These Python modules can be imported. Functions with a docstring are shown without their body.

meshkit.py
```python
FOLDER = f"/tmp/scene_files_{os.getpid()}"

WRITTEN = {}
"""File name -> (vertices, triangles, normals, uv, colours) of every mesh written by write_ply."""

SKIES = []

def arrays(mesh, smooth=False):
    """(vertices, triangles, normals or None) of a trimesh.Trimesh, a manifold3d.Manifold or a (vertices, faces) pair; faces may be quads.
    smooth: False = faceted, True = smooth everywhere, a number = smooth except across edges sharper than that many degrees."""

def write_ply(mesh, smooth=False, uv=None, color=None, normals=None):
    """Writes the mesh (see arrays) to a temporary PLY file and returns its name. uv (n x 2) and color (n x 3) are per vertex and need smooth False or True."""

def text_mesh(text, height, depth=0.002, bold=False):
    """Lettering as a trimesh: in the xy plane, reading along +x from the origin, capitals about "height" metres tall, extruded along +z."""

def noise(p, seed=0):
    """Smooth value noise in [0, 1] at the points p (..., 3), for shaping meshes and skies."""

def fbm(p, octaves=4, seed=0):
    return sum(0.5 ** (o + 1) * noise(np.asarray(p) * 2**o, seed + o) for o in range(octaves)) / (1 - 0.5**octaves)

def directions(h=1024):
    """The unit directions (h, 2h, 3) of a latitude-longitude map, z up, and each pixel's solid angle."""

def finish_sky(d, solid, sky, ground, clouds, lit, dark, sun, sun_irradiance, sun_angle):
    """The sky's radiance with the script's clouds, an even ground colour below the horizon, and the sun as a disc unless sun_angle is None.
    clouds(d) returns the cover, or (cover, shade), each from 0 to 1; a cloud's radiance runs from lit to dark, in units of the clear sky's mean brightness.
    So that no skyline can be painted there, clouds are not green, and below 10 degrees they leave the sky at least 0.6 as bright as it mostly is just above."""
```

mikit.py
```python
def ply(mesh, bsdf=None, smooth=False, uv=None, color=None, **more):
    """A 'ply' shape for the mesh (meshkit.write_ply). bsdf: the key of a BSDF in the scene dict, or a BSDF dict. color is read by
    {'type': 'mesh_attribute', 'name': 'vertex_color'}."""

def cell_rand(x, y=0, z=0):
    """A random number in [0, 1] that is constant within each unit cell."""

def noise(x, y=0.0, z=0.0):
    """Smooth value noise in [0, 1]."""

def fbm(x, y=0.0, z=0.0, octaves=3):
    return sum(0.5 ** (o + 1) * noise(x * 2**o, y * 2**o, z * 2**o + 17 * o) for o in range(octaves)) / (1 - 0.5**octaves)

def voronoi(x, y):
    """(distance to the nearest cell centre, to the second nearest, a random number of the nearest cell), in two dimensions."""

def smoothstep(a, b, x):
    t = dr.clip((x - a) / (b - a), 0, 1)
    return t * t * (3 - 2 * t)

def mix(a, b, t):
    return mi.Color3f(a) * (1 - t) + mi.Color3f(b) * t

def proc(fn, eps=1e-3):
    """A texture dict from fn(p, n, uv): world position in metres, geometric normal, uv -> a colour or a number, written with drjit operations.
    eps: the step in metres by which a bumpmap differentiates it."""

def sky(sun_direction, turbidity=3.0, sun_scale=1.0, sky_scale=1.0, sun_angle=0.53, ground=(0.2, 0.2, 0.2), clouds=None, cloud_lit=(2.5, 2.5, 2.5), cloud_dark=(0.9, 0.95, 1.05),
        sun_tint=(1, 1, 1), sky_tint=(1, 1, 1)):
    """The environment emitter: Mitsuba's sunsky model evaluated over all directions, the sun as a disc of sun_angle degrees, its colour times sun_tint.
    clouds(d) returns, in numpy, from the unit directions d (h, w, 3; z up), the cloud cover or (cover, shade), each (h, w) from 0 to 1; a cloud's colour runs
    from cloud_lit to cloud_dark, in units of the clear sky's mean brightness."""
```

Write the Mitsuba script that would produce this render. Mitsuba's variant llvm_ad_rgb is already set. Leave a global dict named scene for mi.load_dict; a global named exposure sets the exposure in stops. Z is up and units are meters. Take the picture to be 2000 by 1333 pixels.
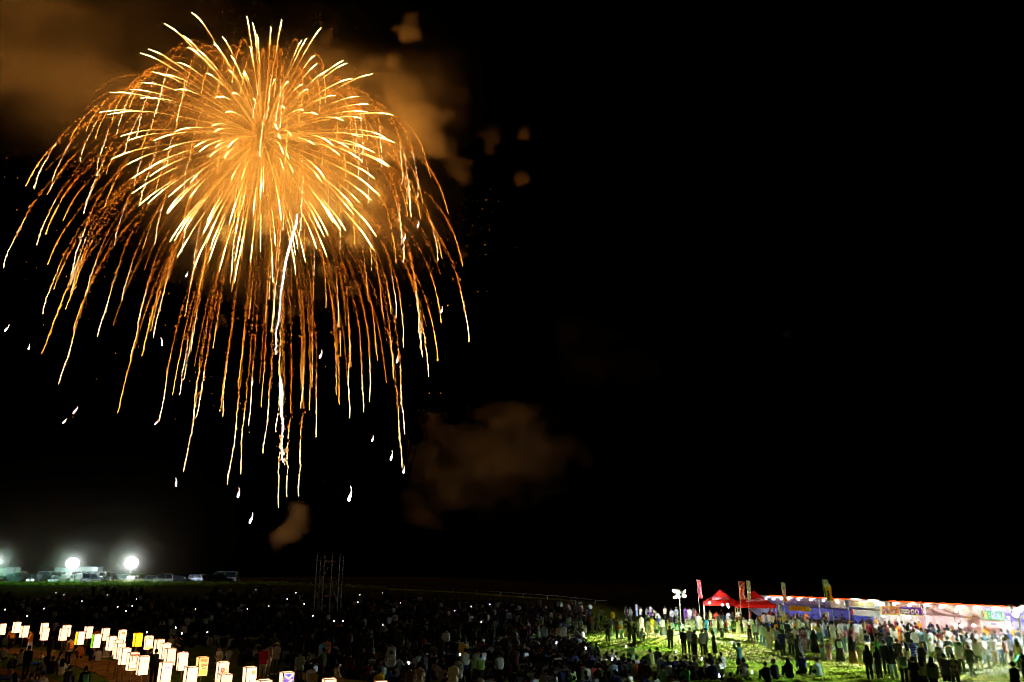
import math, random
import numpy as np
import trimesh
import drjit as dr
import mitsuba as mi
import mikit, meshkit
from manifold3d import Manifold, set_circular_segments
from shapely.geometry import LineString, Polygon
from shapely import union_all

rng = np.random.default_rng(7)
R_ = random.Random(11)
scene, labels = {}, {}
T = mi.ScalarTransform4f

# ------------------------------------------------------------------ camera, sky, exposure
H = 5.4                                   # eye height above the field
F, CX, CY = 1500.0, 1000.0, 666.5         # focal length and centre in photograph pixels
YH = 1120.0                               # the horizon's row
PITCH = math.atan((YH - CY) / F)
cp, sp = math.cos(PITCH), math.sin(PITCH)
scene['camera'] = {'type': 'perspective', 'fov': math.degrees(2 * math.atan(1000 / F)), 'fov_axis': 'x', 'near_clip': 0.1, 'far_clip': 6000.0,
                   'to_world': T().look_at(origin=[0, 0, H], target=[0, cp, H + sp], up=[0, 0, 1])}
exposure = 0.0
scene['sky'] = {**mikit.sky((0.3, 0.8, 0.25), turbidity=3, sun_scale=1e-7, sky_scale=1.2e-5, ground=(0.03, 0.03, 0.03)), 'sampling_weight': 0.05}


def ray(px, py):
    u, v = (px - CX) / F, -(py - CY) / F
    return np.array([u, cp - v * sp, sp + v * cp])


def on_z(px, py, z=0.0):
    d = ray(px, py)
    return np.array([0, 0, H]) + d * ((z - H) / d[2])


def on_y(px, py, y):
    d = ray(px, py)
    return np.array([0, 0, H]) + d * (y / d[1])


def to_px(p):
    p = np.atleast_2d(p) - [0, 0, H]
    f = p[:, 1] * cp + p[:, 2] * sp
    u = -p[:, 1] * sp + p[:, 2] * cp
    return np.stack([CX + F * p[:, 0] / f, CY - F * u / f], 1)


# ------------------------------------------------------------------ helpers
def mat(key, rgb, rough=None, **more):
    if key not in scene:
        if rough is None:
            scene[key] = {'type': 'twosided', 'b': {'type': 'diffuse', 'reflectance': {'type': 'rgb', 'value': list(map(float, rgb))}}}
        else:
            scene[key] = {'type': 'twosided', 'b': {'type': 'principled', 'base_color': {'type': 'rgb', 'value': list(map(float, rgb))}, 'roughness': float(rough), **more}}
    return key


COUNT = {}


def key_of(name):
    n = COUNT.get(name, 0)
    COUNT[name] = n + 1
    return name if n == 0 else f'{name}_{n:03d}'


def M44(m):
    return T(np.asarray(m, float))


def put(key, mesh, bsdf, smooth=False, emit=None, weight=None, color=None, m=None, uv=None, **more):
    """One entry. mesh: trimesh / manifold or an already written ply dict."""
    d = dict(mesh) if isinstance(mesh, dict) else mikit.ply(mesh, None, smooth=smooth, color=color, uv=uv)
    if bsdf:
        d['bsdf'] = {'type': 'ref', 'id': bsdf}
    if emit is not None:
        d['emitter'] = {'type': 'area', 'radiance': {'type': 'rgb', 'value': list(map(float, emit))}, 'sampling_weight': float(0.1 if weight is None else weight)}
    if m is not None:
        d['to_world'] = M44(m)
    d.update(more)
    scene[key] = d
    if key.split('__')[-1].rstrip('_0123456789') in ('lettering', 'drawing', 'tail'):
        labels[key] = {'kind': 'stuff'}
    return key


def tag(key, label, cat=None, group=None, kind=None):
    d = {'label': label} if label else {}
    if cat: d['category'] = cat
    if group: d['group'] = group
    if kind: d['kind'] = kind
    labels[key] = d


def part(parent, name, mesh, bsdf, **k):
    return put(key_of(f'{parent}__{name}'), mesh, bsdf, **k)


def placed(x=0, y=0, z=0, yaw=0, s=1.0, sx=None):
    c, n = math.cos(yaw), math.sin(yaw)
    m = np.eye(4)
    sc = np.diag([sx or s, sx or s, s])
    m[:3, :3] = np.array([[c, -n, 0], [n, c, 0], [0, 0, 1]]) @ sc
    m[:3, 3] = [x, y, z]
    return m


def box(cx, cy, cz, dx, dy, dz):
    b = trimesh.creation.box((dx, dy, dz))
    b.apply_translation((cx, cy, cz))
    return b


def bar(p, q, r=0.03, n=6):
    p, q = np.asarray(p, float), np.asarray(q, float)
    return trimesh.creation.cylinder(radius=r, segment=(p, q), sections=n)


def tube(pts, r, n=5):
    """A capped tube along points."""
    p = np.asarray(pts, float)
    r = np.broadcast_to(r, (len(p),))
    t = np.gradient(p, axis=0)
    t /= np.linalg.norm(t, axis=1, keepdims=True) + 1e-9
    a = np.cross(t, [0.31, 0.95, 0.1]); a /= np.linalg.norm(a, axis=1, keepdims=True) + 1e-9
    b = np.cross(t, a)
    ang = np.arange(n) * 2 * np.pi / n
    v = p[:, None] + r[:, None, None] * (np.cos(ang)[None, :, None] * a[:, None] + np.sin(ang)[None, :, None] * b[:, None])
    f = []
    for i in range(len(p) - 1):
        for j in range(n):
            k = (j + 1) % n
            f += [[i * n + j, i * n + k, (i + 1) * n + k], [i * n + j, (i + 1) * n + k, (i + 1) * n + j]]
    for j in range(1, n - 1):
        f += [[0, j + 1, j], [(len(p) - 1) * n, (len(p) - 1) * n + j, (len(p) - 1) * n + j + 1]]
    return trimesh.Trimesh(v.reshape(-1, 3), f, process=False)


def cat(ms):
    return trimesh.util.concatenate(ms)


def tri(m):
    """manifold -> trimesh"""
    q = m.to_mesh()
    return trimesh.Trimesh(q.vert_properties[:, :3], q.tri_verts, process=False)


def ball(p, r, n=8):
    return Manifold.sphere(r, n).translate([float(x) for x in p])


def hull(*pr, n=8):
    return Manifold.batch_hull([ball(p, r, n) for p, r in pr])


def quad(a, b, c, d, nu=1, nv=1, fn=None):
    """A sheet a-b-c-d (a->b along u, a->d along v)."""
    a, b, c, d = (np.asarray(x, float) for x in (a, b, c, d))
    u, v = np.meshgrid(np.linspace(0, 1, nu + 1), np.linspace(0, 1, nv + 1))
    u, v = u.ravel()[:, None], v.ravel()[:, None]
    p = (a * (1 - u) + b * u) * (1 - v) + (d * (1 - u) + c * u) * v
    if fn is not None:
        p = p + fn(u, v)
    f = []
    for j in range(nv):
        for i in range(nu):
            k = j * (nu + 1) + i
            f += [[k, k + 1, k + nu + 2], [k, k + nu + 2, k + nu + 1]]
    return trimesh.Trimesh(p, f, process=False)


def sheet(a, b, c, d, thick=0.012, **k):
    """A sheet with a real thickness."""
    m = quad(a, b, c, d, **k)
    n = np.cross(np.asarray(b, float) - a, np.asarray(d, float) - a); n /= np.linalg.norm(n)
    v2 = m.vertices - n * thick
    e = trimesh.Trimesh(m.vertices, m.faces, process=False)
    edges = e.edges_sorted
    uq, cnt = np.unique(edges, axis=0, return_counts=True)
    rim = {tuple(x) for x in uq[cnt == 1]}
    N = len(m.vertices)
    f = [*m.faces.tolist(), *[[x[0] + N, x[2] + N, x[1] + N] for x in m.faces]]
    for x in m.edges:
        if tuple(sorted(x)) in rim:
            f += [[x[1], x[0], x[0] + N], [x[1], x[0] + N, x[1] + N]]
    return trimesh.Trimesh(np.vstack([m.vertices, v2]), f, process=False)


def group_of(name, bsdf, pieces):
    """A shapegroup; copies of it are 'instance' entries. pieces: {name: (mesh, radiance, sampling weight)}."""
    scene[name] = {'type': 'shapegroup'}
    for k, (mesh, emit, weight, *b) in pieces.items():
        d = mikit.ply(mesh, b[0] if b else bsdf)
        if emit is not None:
            d['emitter'] = {'type': 'area', 'radiance': {'type': 'rgb', 'value': list(map(float, emit))}, 'sampling_weight': float(weight)}
        scene[name][k] = d
    return name


def copy_of(key, group, m):
    scene[key] = {'type': 'instance', 'to_world': M44(m), 'group': {'type': 'ref', 'id': group}}
    return key


ORD = ['leftmost', 'second from left', 'third from left', 'fourth from left', 'fifth from left', 'sixth from left', 'seventh from left', 'eighth from left',
       'ninth from left', 'tenth from left', 'eleventh from left', 'twelfth from left', 'thirteenth from left', 'fourteenth from left', 'fifteenth from left',
       'sixteenth from left', 'seventeenth from left', 'eighteenth from left', 'nineteenth from left', 'twentieth from left']

# ------------------------------------------------------------------ terrain
CREST_X = np.array([-400, -43, -17, -8.6, 0, 8.6, 14, 22, 400.0])
CREST_Z = np.array([3.5, 3.5, 2.63, 2.2, 1.6, 1.03, 0.45, 0.0, 0.0])


def ground_z(x, y):
    x, y = np.asarray(x, float), np.asarray(y, float)
    c = np.interp(x, CREST_X, CREST_Z)
    t = np.clip((y - 100) / 36.0, 0, 1)
    return c * (0.25 * t + 0.75 * t * t * (3 - 2 * t)) * np.clip((500 - y) / 60, 0, 1)


def terrain():
    xs = np.unique(np.concatenate([np.linspace(-3000, -130, 14), np.linspace(-130, 60, 96), np.linspace(60, 3000, 14)]))
    ys = np.unique(np.concatenate([np.linspace(-60, 30, 12), np.linspace(30, 160, 120), np.linspace(160, 520, 24), np.linspace(520, 5200, 10)]))
    X, Y = np.meshgrid(xs, ys)
    Z = ground_z(X, Y)
    near = (np.abs(X) < 140) & (Y > 20) & (Y < 170)
    Z = Z + near * 0.05 * (meshkit.fbm(np.stack([X / 5, Y / 5, X * 0], -1), 3, 5) - 0.5)
    n, k = len(xs), len(ys)
    i = (np.arange(k - 1)[:, None] * n + np.arange(n - 1)[None]).ravel()
    return trimesh.Trimesh(np.stack([X, Y, Z], -1).reshape(-1, 3), np.vstack([np.stack([i, i + 1, i + n + 1], 1), np.stack([i, i + n + 1, i + n], 1)]), process=False)


def grass_color(p, n, uv):
    a = mikit.fbm(p.x * 0.35, p.y * 0.35, 1.0, 3)
    b = mikit.fbm(p.x * 3.1, p.y * 3.1, 7.0, 3)
    c = mikit.mix((0.070, 0.135, 0.010), (0.135, 0.195, 0.018), mikit.smoothstep(0.3, 0.7, a))
    c = c * (0.55 + 0.9 * b)
    bare = mikit.smoothstep(0.62, 0.72, mikit.fbm(p.x * 0.22 + 9, p.y * 0.22, 3.0, 3))
    c = mikit.mix(c, (0.13, 0.10, 0.05), bare * 0.6)
    far_dark = dr.maximum(mikit.smoothstep(141, 150, p.y + 3 * a), mikit.smoothstep(88, 94, p.y + 4 * a) * mikit.smoothstep(10, 18, p.x))     # night darkness painted into the ground beyond the crest and behind the tents
    slope = mikit.smoothstep(112, 120, p.y + 6 * a) * (1 - mikit.smoothstep(135.5, 137, p.y)) * mikit.smoothstep(0.25, 0.7, p.z)     # weeds, plus shade painted into the colour of the bank's face
    return mikit.mix(c, (0.012, 0.012, 0.008), dr.maximum(far_dark, 0.85 * slope))


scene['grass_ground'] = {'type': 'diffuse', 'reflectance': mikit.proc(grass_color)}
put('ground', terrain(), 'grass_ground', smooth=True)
tag('ground', 'dark grass field rising to a bank on the left', kind='structure')
#@@S2@@
# ------------------------------------------------------------------ the bank: grass tufts, the guard rail, the lamps, the parked vehicles
def tufts(x0, x1, y0, y1, n, h, seed, keep=None):
    g = np.random.default_rng(seed)
    x, y = g.uniform(x0, x1, n), g.uniform(y0, y1, n)
    if keep is not None:
        m = keep(x, y); x, y = x[m], y[m]
    n = len(x)
    z = ground_z(x, y) - 0.02
    a = g.uniform(0, 2 * np.pi, n); hh = h * g.uniform(0.5, 1.4, n); w = 0.016 + 0.014 * g.uniform(0, 1, n) + 0.05 * h
    dx, dy = np.cos(a) * w, np.sin(a) * w
    lx, ly = g.normal(0, 0.35, n) * hh, g.normal(0, 0.35, n) * hh
    v = np.stack([np.stack([x - dx, y - dy, z], 1), np.stack([x + dx, y + dy, z], 1), np.stack([x + lx + dx * 0.4, y + ly + dy * 0.4, z + hh * 0.7], 1), np.stack([x + lx * 1.5, y + ly * 1.5, z + hh], 1)], 1).reshape(-1, 3)
    k = np.arange(n)[:, None] * 4
    return trimesh.Trimesh(v, np.vstack([k + [0, 1, 2], k + [0, 2, 3]]), process=False)


def blade_color(p, n, uv):
    b = mikit.fbm(p.x * 1.7, p.y * 1.7, 3.0, 3)
    return mikit.mix((0.055, 0.115, 0.010), (0.13, 0.20, 0.020), b)


scene['bank_blade'] = {'type': 'principledthin', 'base_color': mikit.proc(blade_color), 'roughness': 0.7, 'diff_trans': 0.9}
scene['grass_blade'] = {'type': 'twosided', 'b': {'type': 'diffuse', 'reflectance': mikit.proc(blade_color)}}
put('bank_grass', tufts(-105, -22, 134, 141.5, 26000, 0.45, 1), 'bank_blade')
tag('bank_grass', 'rough bright green grass along the top of the lamp lit bank', 'grass', kind='stuff')
put('meadow_grass', tufts(6, 40, 42, 84, 60000, 0.075, 2), 'grass_blade')
tag('meadow_grass', 'short yellow green grass lit by the tower lamps on the festival ground', 'grass', kind='stuff')

mat('steel', (0.45, 0.46, 0.47), 0.35, metallic=0.8)
mat('dull_steel', (0.30, 0.31, 0.32), 0.5)
mat('pole_white', (0.75, 0.75, 0.72))
mat('wood', (0.20, 0.12, 0.06))
mat('frame_wood', (0.30, 0.13, 0.05))
mat('dark_wood', (0.06, 0.035, 0.02))
mat('black_rubber', (0.015, 0.015, 0.015))
mat('black_plastic', (0.02, 0.02, 0.022))
mat('white_paint', (0.75, 0.75, 0.73), 0.35)
mat('yellow_tape', (0.75, 0.60, 0.05))

# the rail on the crest, descending to the right
t = 'guard_rail'
mat('rail_grey', (0.10, 0.10, 0.10), 0.4)
xs = np.linspace(-60, 16, 60)
pts = np.stack([xs, 0 * xs + 136.5, ground_z(xs, 0 * xs + 136.5) + 0.62], 1)
tag(t, 'long thin metal guard rail following the dark bank crest down to the right', 'guard rail')
part(t, 'rail', tube(pts, 0.035, 6), 'rail_grey', smooth=True)
for x in np.arange(-58, 16, 4.0):
    z = float(ground_z(x, 136.5))
    part(t, 'post', bar((x, 136.56, z - 0.2), (x, 136.56, z + 0.6), 0.045, 6), 'dull_steel')

# yellow tape on short posts before the cars
t = 'barrier_tape'
tag(t, 'yellow barrier tape strung on thin stakes before the parked cars', 'barrier tape')
stk = [on_y(px, 1135, 141.0) for px in (178, 206, 240, 262, 285, 304)]
for a, b in zip(stk[:-1], stk[1:]):
    za, zb = (float(ground_z(q[0], 141)) + 0.72 for q in (a, b))
    part(t, 'tape', sheet((a[0], 141, za), (b[0], 141, zb), (b[0], 141, zb + 0.11), (a[0], 141, za + 0.11), 0.01, nu=8, fn=lambda u, v: np.hstack([0 * u, 0 * u, -0.12 * 4 * u * (1 - u)])), 'yellow_tape')
for q in stk:
    z = float(ground_z(q[0], 141))
    part(t, 'stake', bar((q[0], 141.05, z - 0.1), (q[0], 141.05, z + 0.9), 0.025, 5), 'wood')

# balloon floodlights
for px, py, y, rgb, lab in [(142, 1101, 143.0, (0.55, 1.0, 0.80), 'glowing balloon floodlight on a mast among the parked trucks'), (257.5, 1100, 141.0, (0.66, 0.78, 1.0), 'glowing balloon floodlight on a mast above the small white car'),
                            (-12, 1100, 143.0, (0.35, 1.0, 0.72), 'balloon floodlight on a mast by the left edge')]:
    k = key_of('balloon_light'); tag(k, lab, 'floodlight', 'balloon floodlights over the car park')
    c = on_y(px, py, y); z = float(ground_z(c[0], y))
    s = trimesh.creation.icosphere(2, 1.0); s.apply_scale((1.0, 1.0, 0.95)); s.apply_translation(c)
    part(k, 'balloon', s, 'white_paint', smooth=True, emit=np.array(rgb) * 120, weight=16)
    part(k, 'mast', bar((c[0], c[1], z - 0.1), (c[0], c[1], c[2] - 1.0), 0.06, 8), 'pole_white')
    part(k, 'collar', bar((c[0], c[1], c[2] - 1.05), (c[0], c[1], c[2] - 0.9), 0.22, 10), 'dull_steel')
    for a in (0.3, 2.4, 4.5):
        part(k, 'leg', bar((c[0] + 0.8 * math.cos(a), c[1] + 0.8 * math.sin(a), z - 0.05), (c[0], c[1], z + 0.9), 0.035, 6), 'pole_white')

# vehicles
set_circular_segments(12)
GLASS = mat('car_glass', (0.015, 0.018, 0.02), 0.08)
LENS = mat('headlamp_lens', (0.8, 0.8, 0.8), 0.1)
mat('tail_red', (0.45, 0.02, 0.02), 0.2)
mat('wheel_alloy', (0.4, 0.4, 0.42), 0.3)
mat('dark_trim', (0.03, 0.03, 0.03), 0.5)


def frustum(x0, x1, w0, z0, X0, X1, w1, z1):
    """A solid between the rectangle x0..x1 by +-w0 at z0 and X0..X1 by +-w1 at z1."""
    return Manifold.hull_points([(x, s * w, z) for x, w, z in ((x0, w0, z0), (x1, w0, z0), (X0, w1, z1), (X1, w1, z1)) for s in (-1, 1)])


def vehicle(kind, px, y, yaw, paint, label, group='vehicles parked on the bank', lamps=False, py=1138):
    """Nose along +x before turning by yaw degrees."""
    name = {'car': 'parked_car', 'van': 'parked_van', 'kei': 'parked_van', 'suv': 'parked_car', 'truck': 'box_truck', 'bus': 'parked_van'}[kind]
    k = key_of(name); tag(k, label, name.split('_')[1] if 'parked' in name else 'truck', group)
    L, W, Hh, hood, tail, sill, slope = {'car': (4.3, 1.72, 1.46, 1.15, 0.75, 0.86, 0.55), 'van': (4.7, 1.75, 1.88, 0.75, 0.12, 0.98, 0.75), 'kei': (3.4, 1.48, 1.85, 0.45, 0.08, 0.98, 0.3),
                                         'suv': (4.5, 1.80, 1.72, 1.15, 0.25, 1.0, 0.5), 'truck': (6.4, 2.1, 2.3, 0.15, 0.0, 1.25, 0.25), 'bus': (5.4, 1.88, 2.25, 0.6, 0.08, 1.15, 0.7)}[kind]
    p = on_y(px, py, y); m = placed(p[0], y, float(ground_z(p[0], y)), math.radians(yaw))
    h, w = L / 2, W / 2
    if kind == 'truck':
        cab = L / 2 - 1.75
        lower = frustum(cab, h, w * 0.92, 0.45, cab, h, w * 0.95, 1.25)
        roof = frustum(cab + 0.1, h - 0.3, w * 0.88, 2.05, cab + 0.15, h - 0.45, w * 0.82, 2.2)
        pil = frustum(cab + 0.02, cab + 0.3, w * 0.93, 1.2, cab + 0.1, cab + 0.3, w * 0.88, 2.1)
        frame = frustum(-h + 0.1, cab + 0.2, 0.45, 0.55, -h + 0.1, cab + 0.2, 0.45, 0.75)
        part(k, 'body', tri(lower + roof + pil), paint, m=m)
        part(k, 'chassis', tri(frame), 'dark_trim', m=m)
        part(k, 'window', tri(frustum(cab + 0.22, h - 0.02, w * 0.93, 1.24, cab + 0.2, h - 0.38, w * 0.86, 2.08)), GLASS, m=m)
        bx = frustum(-h, cab - 0.08, w + 0.05, 0.80, -h, cab - 0.08, w + 0.05, 3.05)
        part(k, 'cargo_box', tri(bx), paint, m=m)
        for zz in (0.84, 3.02):
            for s in (-1, 1):
                part(k, 'edge_rail', box((-h + cab - 0.08) / 2, s * (w + 0.065), zz, cab + h - 0.1, 0.05, 0.07), 'dull_steel', m=m)
        for xx in (-h + 0.03, cab - 0.11):
            part(k, 'corner_post', box(xx, -(w + 0.065), 1.93, 0.07, 0.05, 2.1), 'dull_steel', m=m)
        wx, r = (-h + 1.3, h - 0.95), 0.40
    else:
        lower = frustum(-h + 0.04, h - 0.06, w * 0.96, 0.24, -h, h, w, 0.52) + frustum(-h, h, w, 0.52, -h + 0.05, h - hood * 0.45, w * 0.95, sill)
        if hood > 0.9:
            lower = lower + frustum(-h, h, w, 0.52, -h + 0.05, h - 0.12, w * 0.9, sill - 0.10)
        roof = frustum(-h + tail + 0.16, h - hood - slope - 0.02, w * 0.80, Hh - 0.07, -h + tail + 0.3, h - hood - slope - 0.2, w * 0.72, Hh)
        pils = [frustum(-h + tail + 0.02, -h + tail + 0.18, w * 0.95, sill - 0.03, -h + tail + 0.14, -h + tail + 0.3, w * 0.81, Hh - 0.05)]
        mid = (-h + tail + h - hood) / 2 - 0.1
        pils += [frustum(mid - 0.05, mid + 0.05, w * 0.955, sill - 0.03, mid - 0.05, mid + 0.05, w * 0.815, Hh - 0.05),
                 frustum(h - hood - 0.16, h - hood - 0.06, w * 0.94, sill - 0.03, h - hood - slope - 0.12, h - hood - slope - 0.02, w * 0.81, Hh - 0.05)]
        body = lower + roof
        for q in pils: body = body + q
        wx, r = (-h + 0.82, h - 0.85), (0.31 if kind != 'kei' else 0.27)
        for xx in wx:
            for s in (-1, 1):
                body = body - Manifold.cylinder(0.3, r + 0.05, r + 0.05, 14).rotate([90, 0, 0]).translate([xx, s * (w - 0.12) + 0.15, r])
        part(k, 'body', tri(body), paint, smooth=25, m=m)
        part(k, 'window', tri(frustum(-h + tail + 0.06, h - hood - 0.02, w * 0.93, sill - 0.02, -h + tail + 0.2, h - hood - slope - 0.02, w * 0.79, Hh - 0.06)), GLASS, m=m)
        for s in (-1, 1):
            part(k, 'mirror', box(h - hood - 0.2, s * (w + 0.09), sill + 0.08, 0.1, 0.18, 0.13), paint, m=m)
            part(k, 'tail_light', box(-h - 0.005 + 0.03, s * w * 0.8, min(sill - 0.08, 0.9), 0.08, 0.2, 0.26), 'tail_red', m=m)
        part(k, 'bumper', box(h - 0.04, 0, 0.42, 0.14, W * 0.94, 0.2), 'dark_trim', m=m)
        part(k, 'number_plate', box(-h - 0.012, 0, 0.62, 0.02, 0.33, 0.165), 'white_paint', m=m)
    for xx in wx:
        for s in (-1, 1):
            wk = part(k, 'wheel', trimesh.creation.cylinder(radius=r, height=0.2, sections=14, transform=np.array([[1, 0, 0, xx], [0, 0, 1, s * (w - 0.11)], [0, -1, 0, r], [0, 0, 0, 1]], float)), 'black_rubber', m=m)
            part(wk, 'rim', trimesh.creation.cylinder(radius=r * 0.62, height=0.03, sections=10, transform=np.array([[1, 0, 0, xx], [0, 0, 1, s * (w - 0.005)], [0, -1, 0, r], [0, 0, 0, 1]], float)), 'wheel_alloy', m=m)
    for s in (-1, 1):
        e = dict(emit=np.array([1, 0.9, 0.75]) * (60 if lamps == 'bright' else 14), weight=0.1) if lamps else {}
        part(k, 'headlight', box(h - 0.035, s * w * 0.74, 0.72, 0.09, 0.3, 0.16), LENS, m=m, **e)
    return k


for nm, c in dict(white=(0.75, 0.75, 0.74), silver=(0.42, 0.43, 0.45), black=(0.012, 0.012, 0.014), grey=(0.14, 0.145, 0.15), green=(0.33, 0.40, 0.34), navy=(0.02, 0.025, 0.05), cream=(0.62, 0.60, 0.52)).items():
    mat('car_' + nm, c, 0.25, clearcoat=0.6)
vehicle('truck', 16, 156, 6, 'car_white', 'white box truck at the left edge with its headlight on', lamps='bright')
vehicle('truck', 122, 160, 184, 'car_silver', 'long grey box truck parked behind the greenish floodlight')
vehicle('truck', 178, 152, 4, 'car_white', 'clean white box truck between the two balloon floodlights')
vehicle('car', 3, 145, 100, 'car_black', 'black car cut off by the left edge')
vehicle('van', 24, 145.5, 175, 'car_black', 'dark van before the box truck at the left edge')
vehicle('kei', 71, 146, 262, 'car_black', 'small black van facing the crowd with its lights on', lamps=True)
vehicle('bus', 104, 149, 10, 'car_silver', 'silver van behind the small grey car, left of the greenish floodlight')
vehicle('car', 102, 144, 80, 'car_grey', 'grey car seen from behind, before the silver van')
vehicle('suv', 135, 144.5, 97, 'car_green', 'pale green car parked under the greenish floodlight')
vehicle('bus', 157, 149, 176, 'car_white', 'white minibus right of the greenish floodlight')
vehicle('van', 172, 144.5, 70, 'car_silver', 'silver van seen from behind, beside the white minibus')
vehicle('car', 200, 147, -12, 'car_black', 'black car parked below the white box truck')
vehicle('van', 243, 156, 8, 'car_grey', 'dim grey van parked behind the right floodlight')
vehicle('car', 261, 145, 88, 'car_white', 'small white car parked right under the bluish floodlight')
vehicle('kei', 318, 145, 205, 'car_white', 'boxy white small van standing alone right of the floodlights')
vehicle('car', 352, 150, 15, 'car_black', 'black car next right of the boxy white van')
vehicle('suv', 379, 151, 170, 'car_navy', 'dark blue car second right of the boxy white van')
vehicle('car', 405, 152, 5, 'car_black', 'black car just left of the far white van')
vehicle('bus', 436, 153, 182, 'car_white', 'far white van at the right end of the parked row')
vehicle('suv', 430, 145, 12, 'car_black', 'black car parked before the far white van')
vehicle('car', 300, 160, 5, 'car_grey', 'grey car in the back row behind the boxy white van', py=1134)
vehicle('van', 216, 163, 175, 'car_navy', 'dark van in the back row between the floodlights', py=1134)
vehicle('van', 62, 163, 5, 'car_grey', 'grey van in the back row behind the truck with headlights', py=1134)

# added haze, densest at each lamp, to give the lamps their halo
lo, hi = np.array([-122.0, 124, -1.0]), np.array([-48.0, 170, 30.0])
ax = [np.linspace(lo[k], hi[k], n) for k, n in enumerate((60, 36, 30))]
Z, Y, X = np.meshgrid(ax[2], ax[1], ax[0], indexing='ij')
P = np.stack([X, Y, Z], -1)
den = 0.00012 + sum(0.085 * np.exp(-(np.linalg.norm(P - on_y(px, 1100, y), axis=-1) / 2.9) ** 2) + 0.0052 * np.exp(-(np.linalg.norm(P - on_y(px, 1100, y), axis=-1) / 8.0) ** 2) for px, y in ((142, 143.0), (257.5, 141.0), (-12, 143.0)))
den *= np.clip(0.3 + 1.4 * meshkit.fbm(P / 7, 3, 8), 0, 2)
for k, A in enumerate((X, Y, Z)):
    den *= np.clip((hi[k] - A) / 12, 0, 1) * (np.clip((A - lo[k]) / 12, 0, 1) if k < 2 else 1)
scene['halo_haze_medium'] = {'type': 'heterogeneous', 'albedo': 0.95, 'scale': 1.0, 'phase': {'type': 'hg', 'g': 0.45},
                             'sigma_t': {'type': 'gridvolume', 'grid': mi.VolumeGrid(den[..., None].astype(np.float32)), 'to_world': T().translate(lo.tolist()).scale((hi - lo).tolist())}}
scene['halo_haze'] = {'type': 'cube', 'to_world': T().translate(((lo + hi) / 2).tolist()).scale(((hi - lo) / 2).tolist()), 'bsdf': {'type': 'null'}, 'interior': {'type': 'ref', 'id': 'halo_haze_medium'}}
tag('halo_haze', 'added thin haze that gives the balloon floodlights their halo', kind='stuff')

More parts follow.
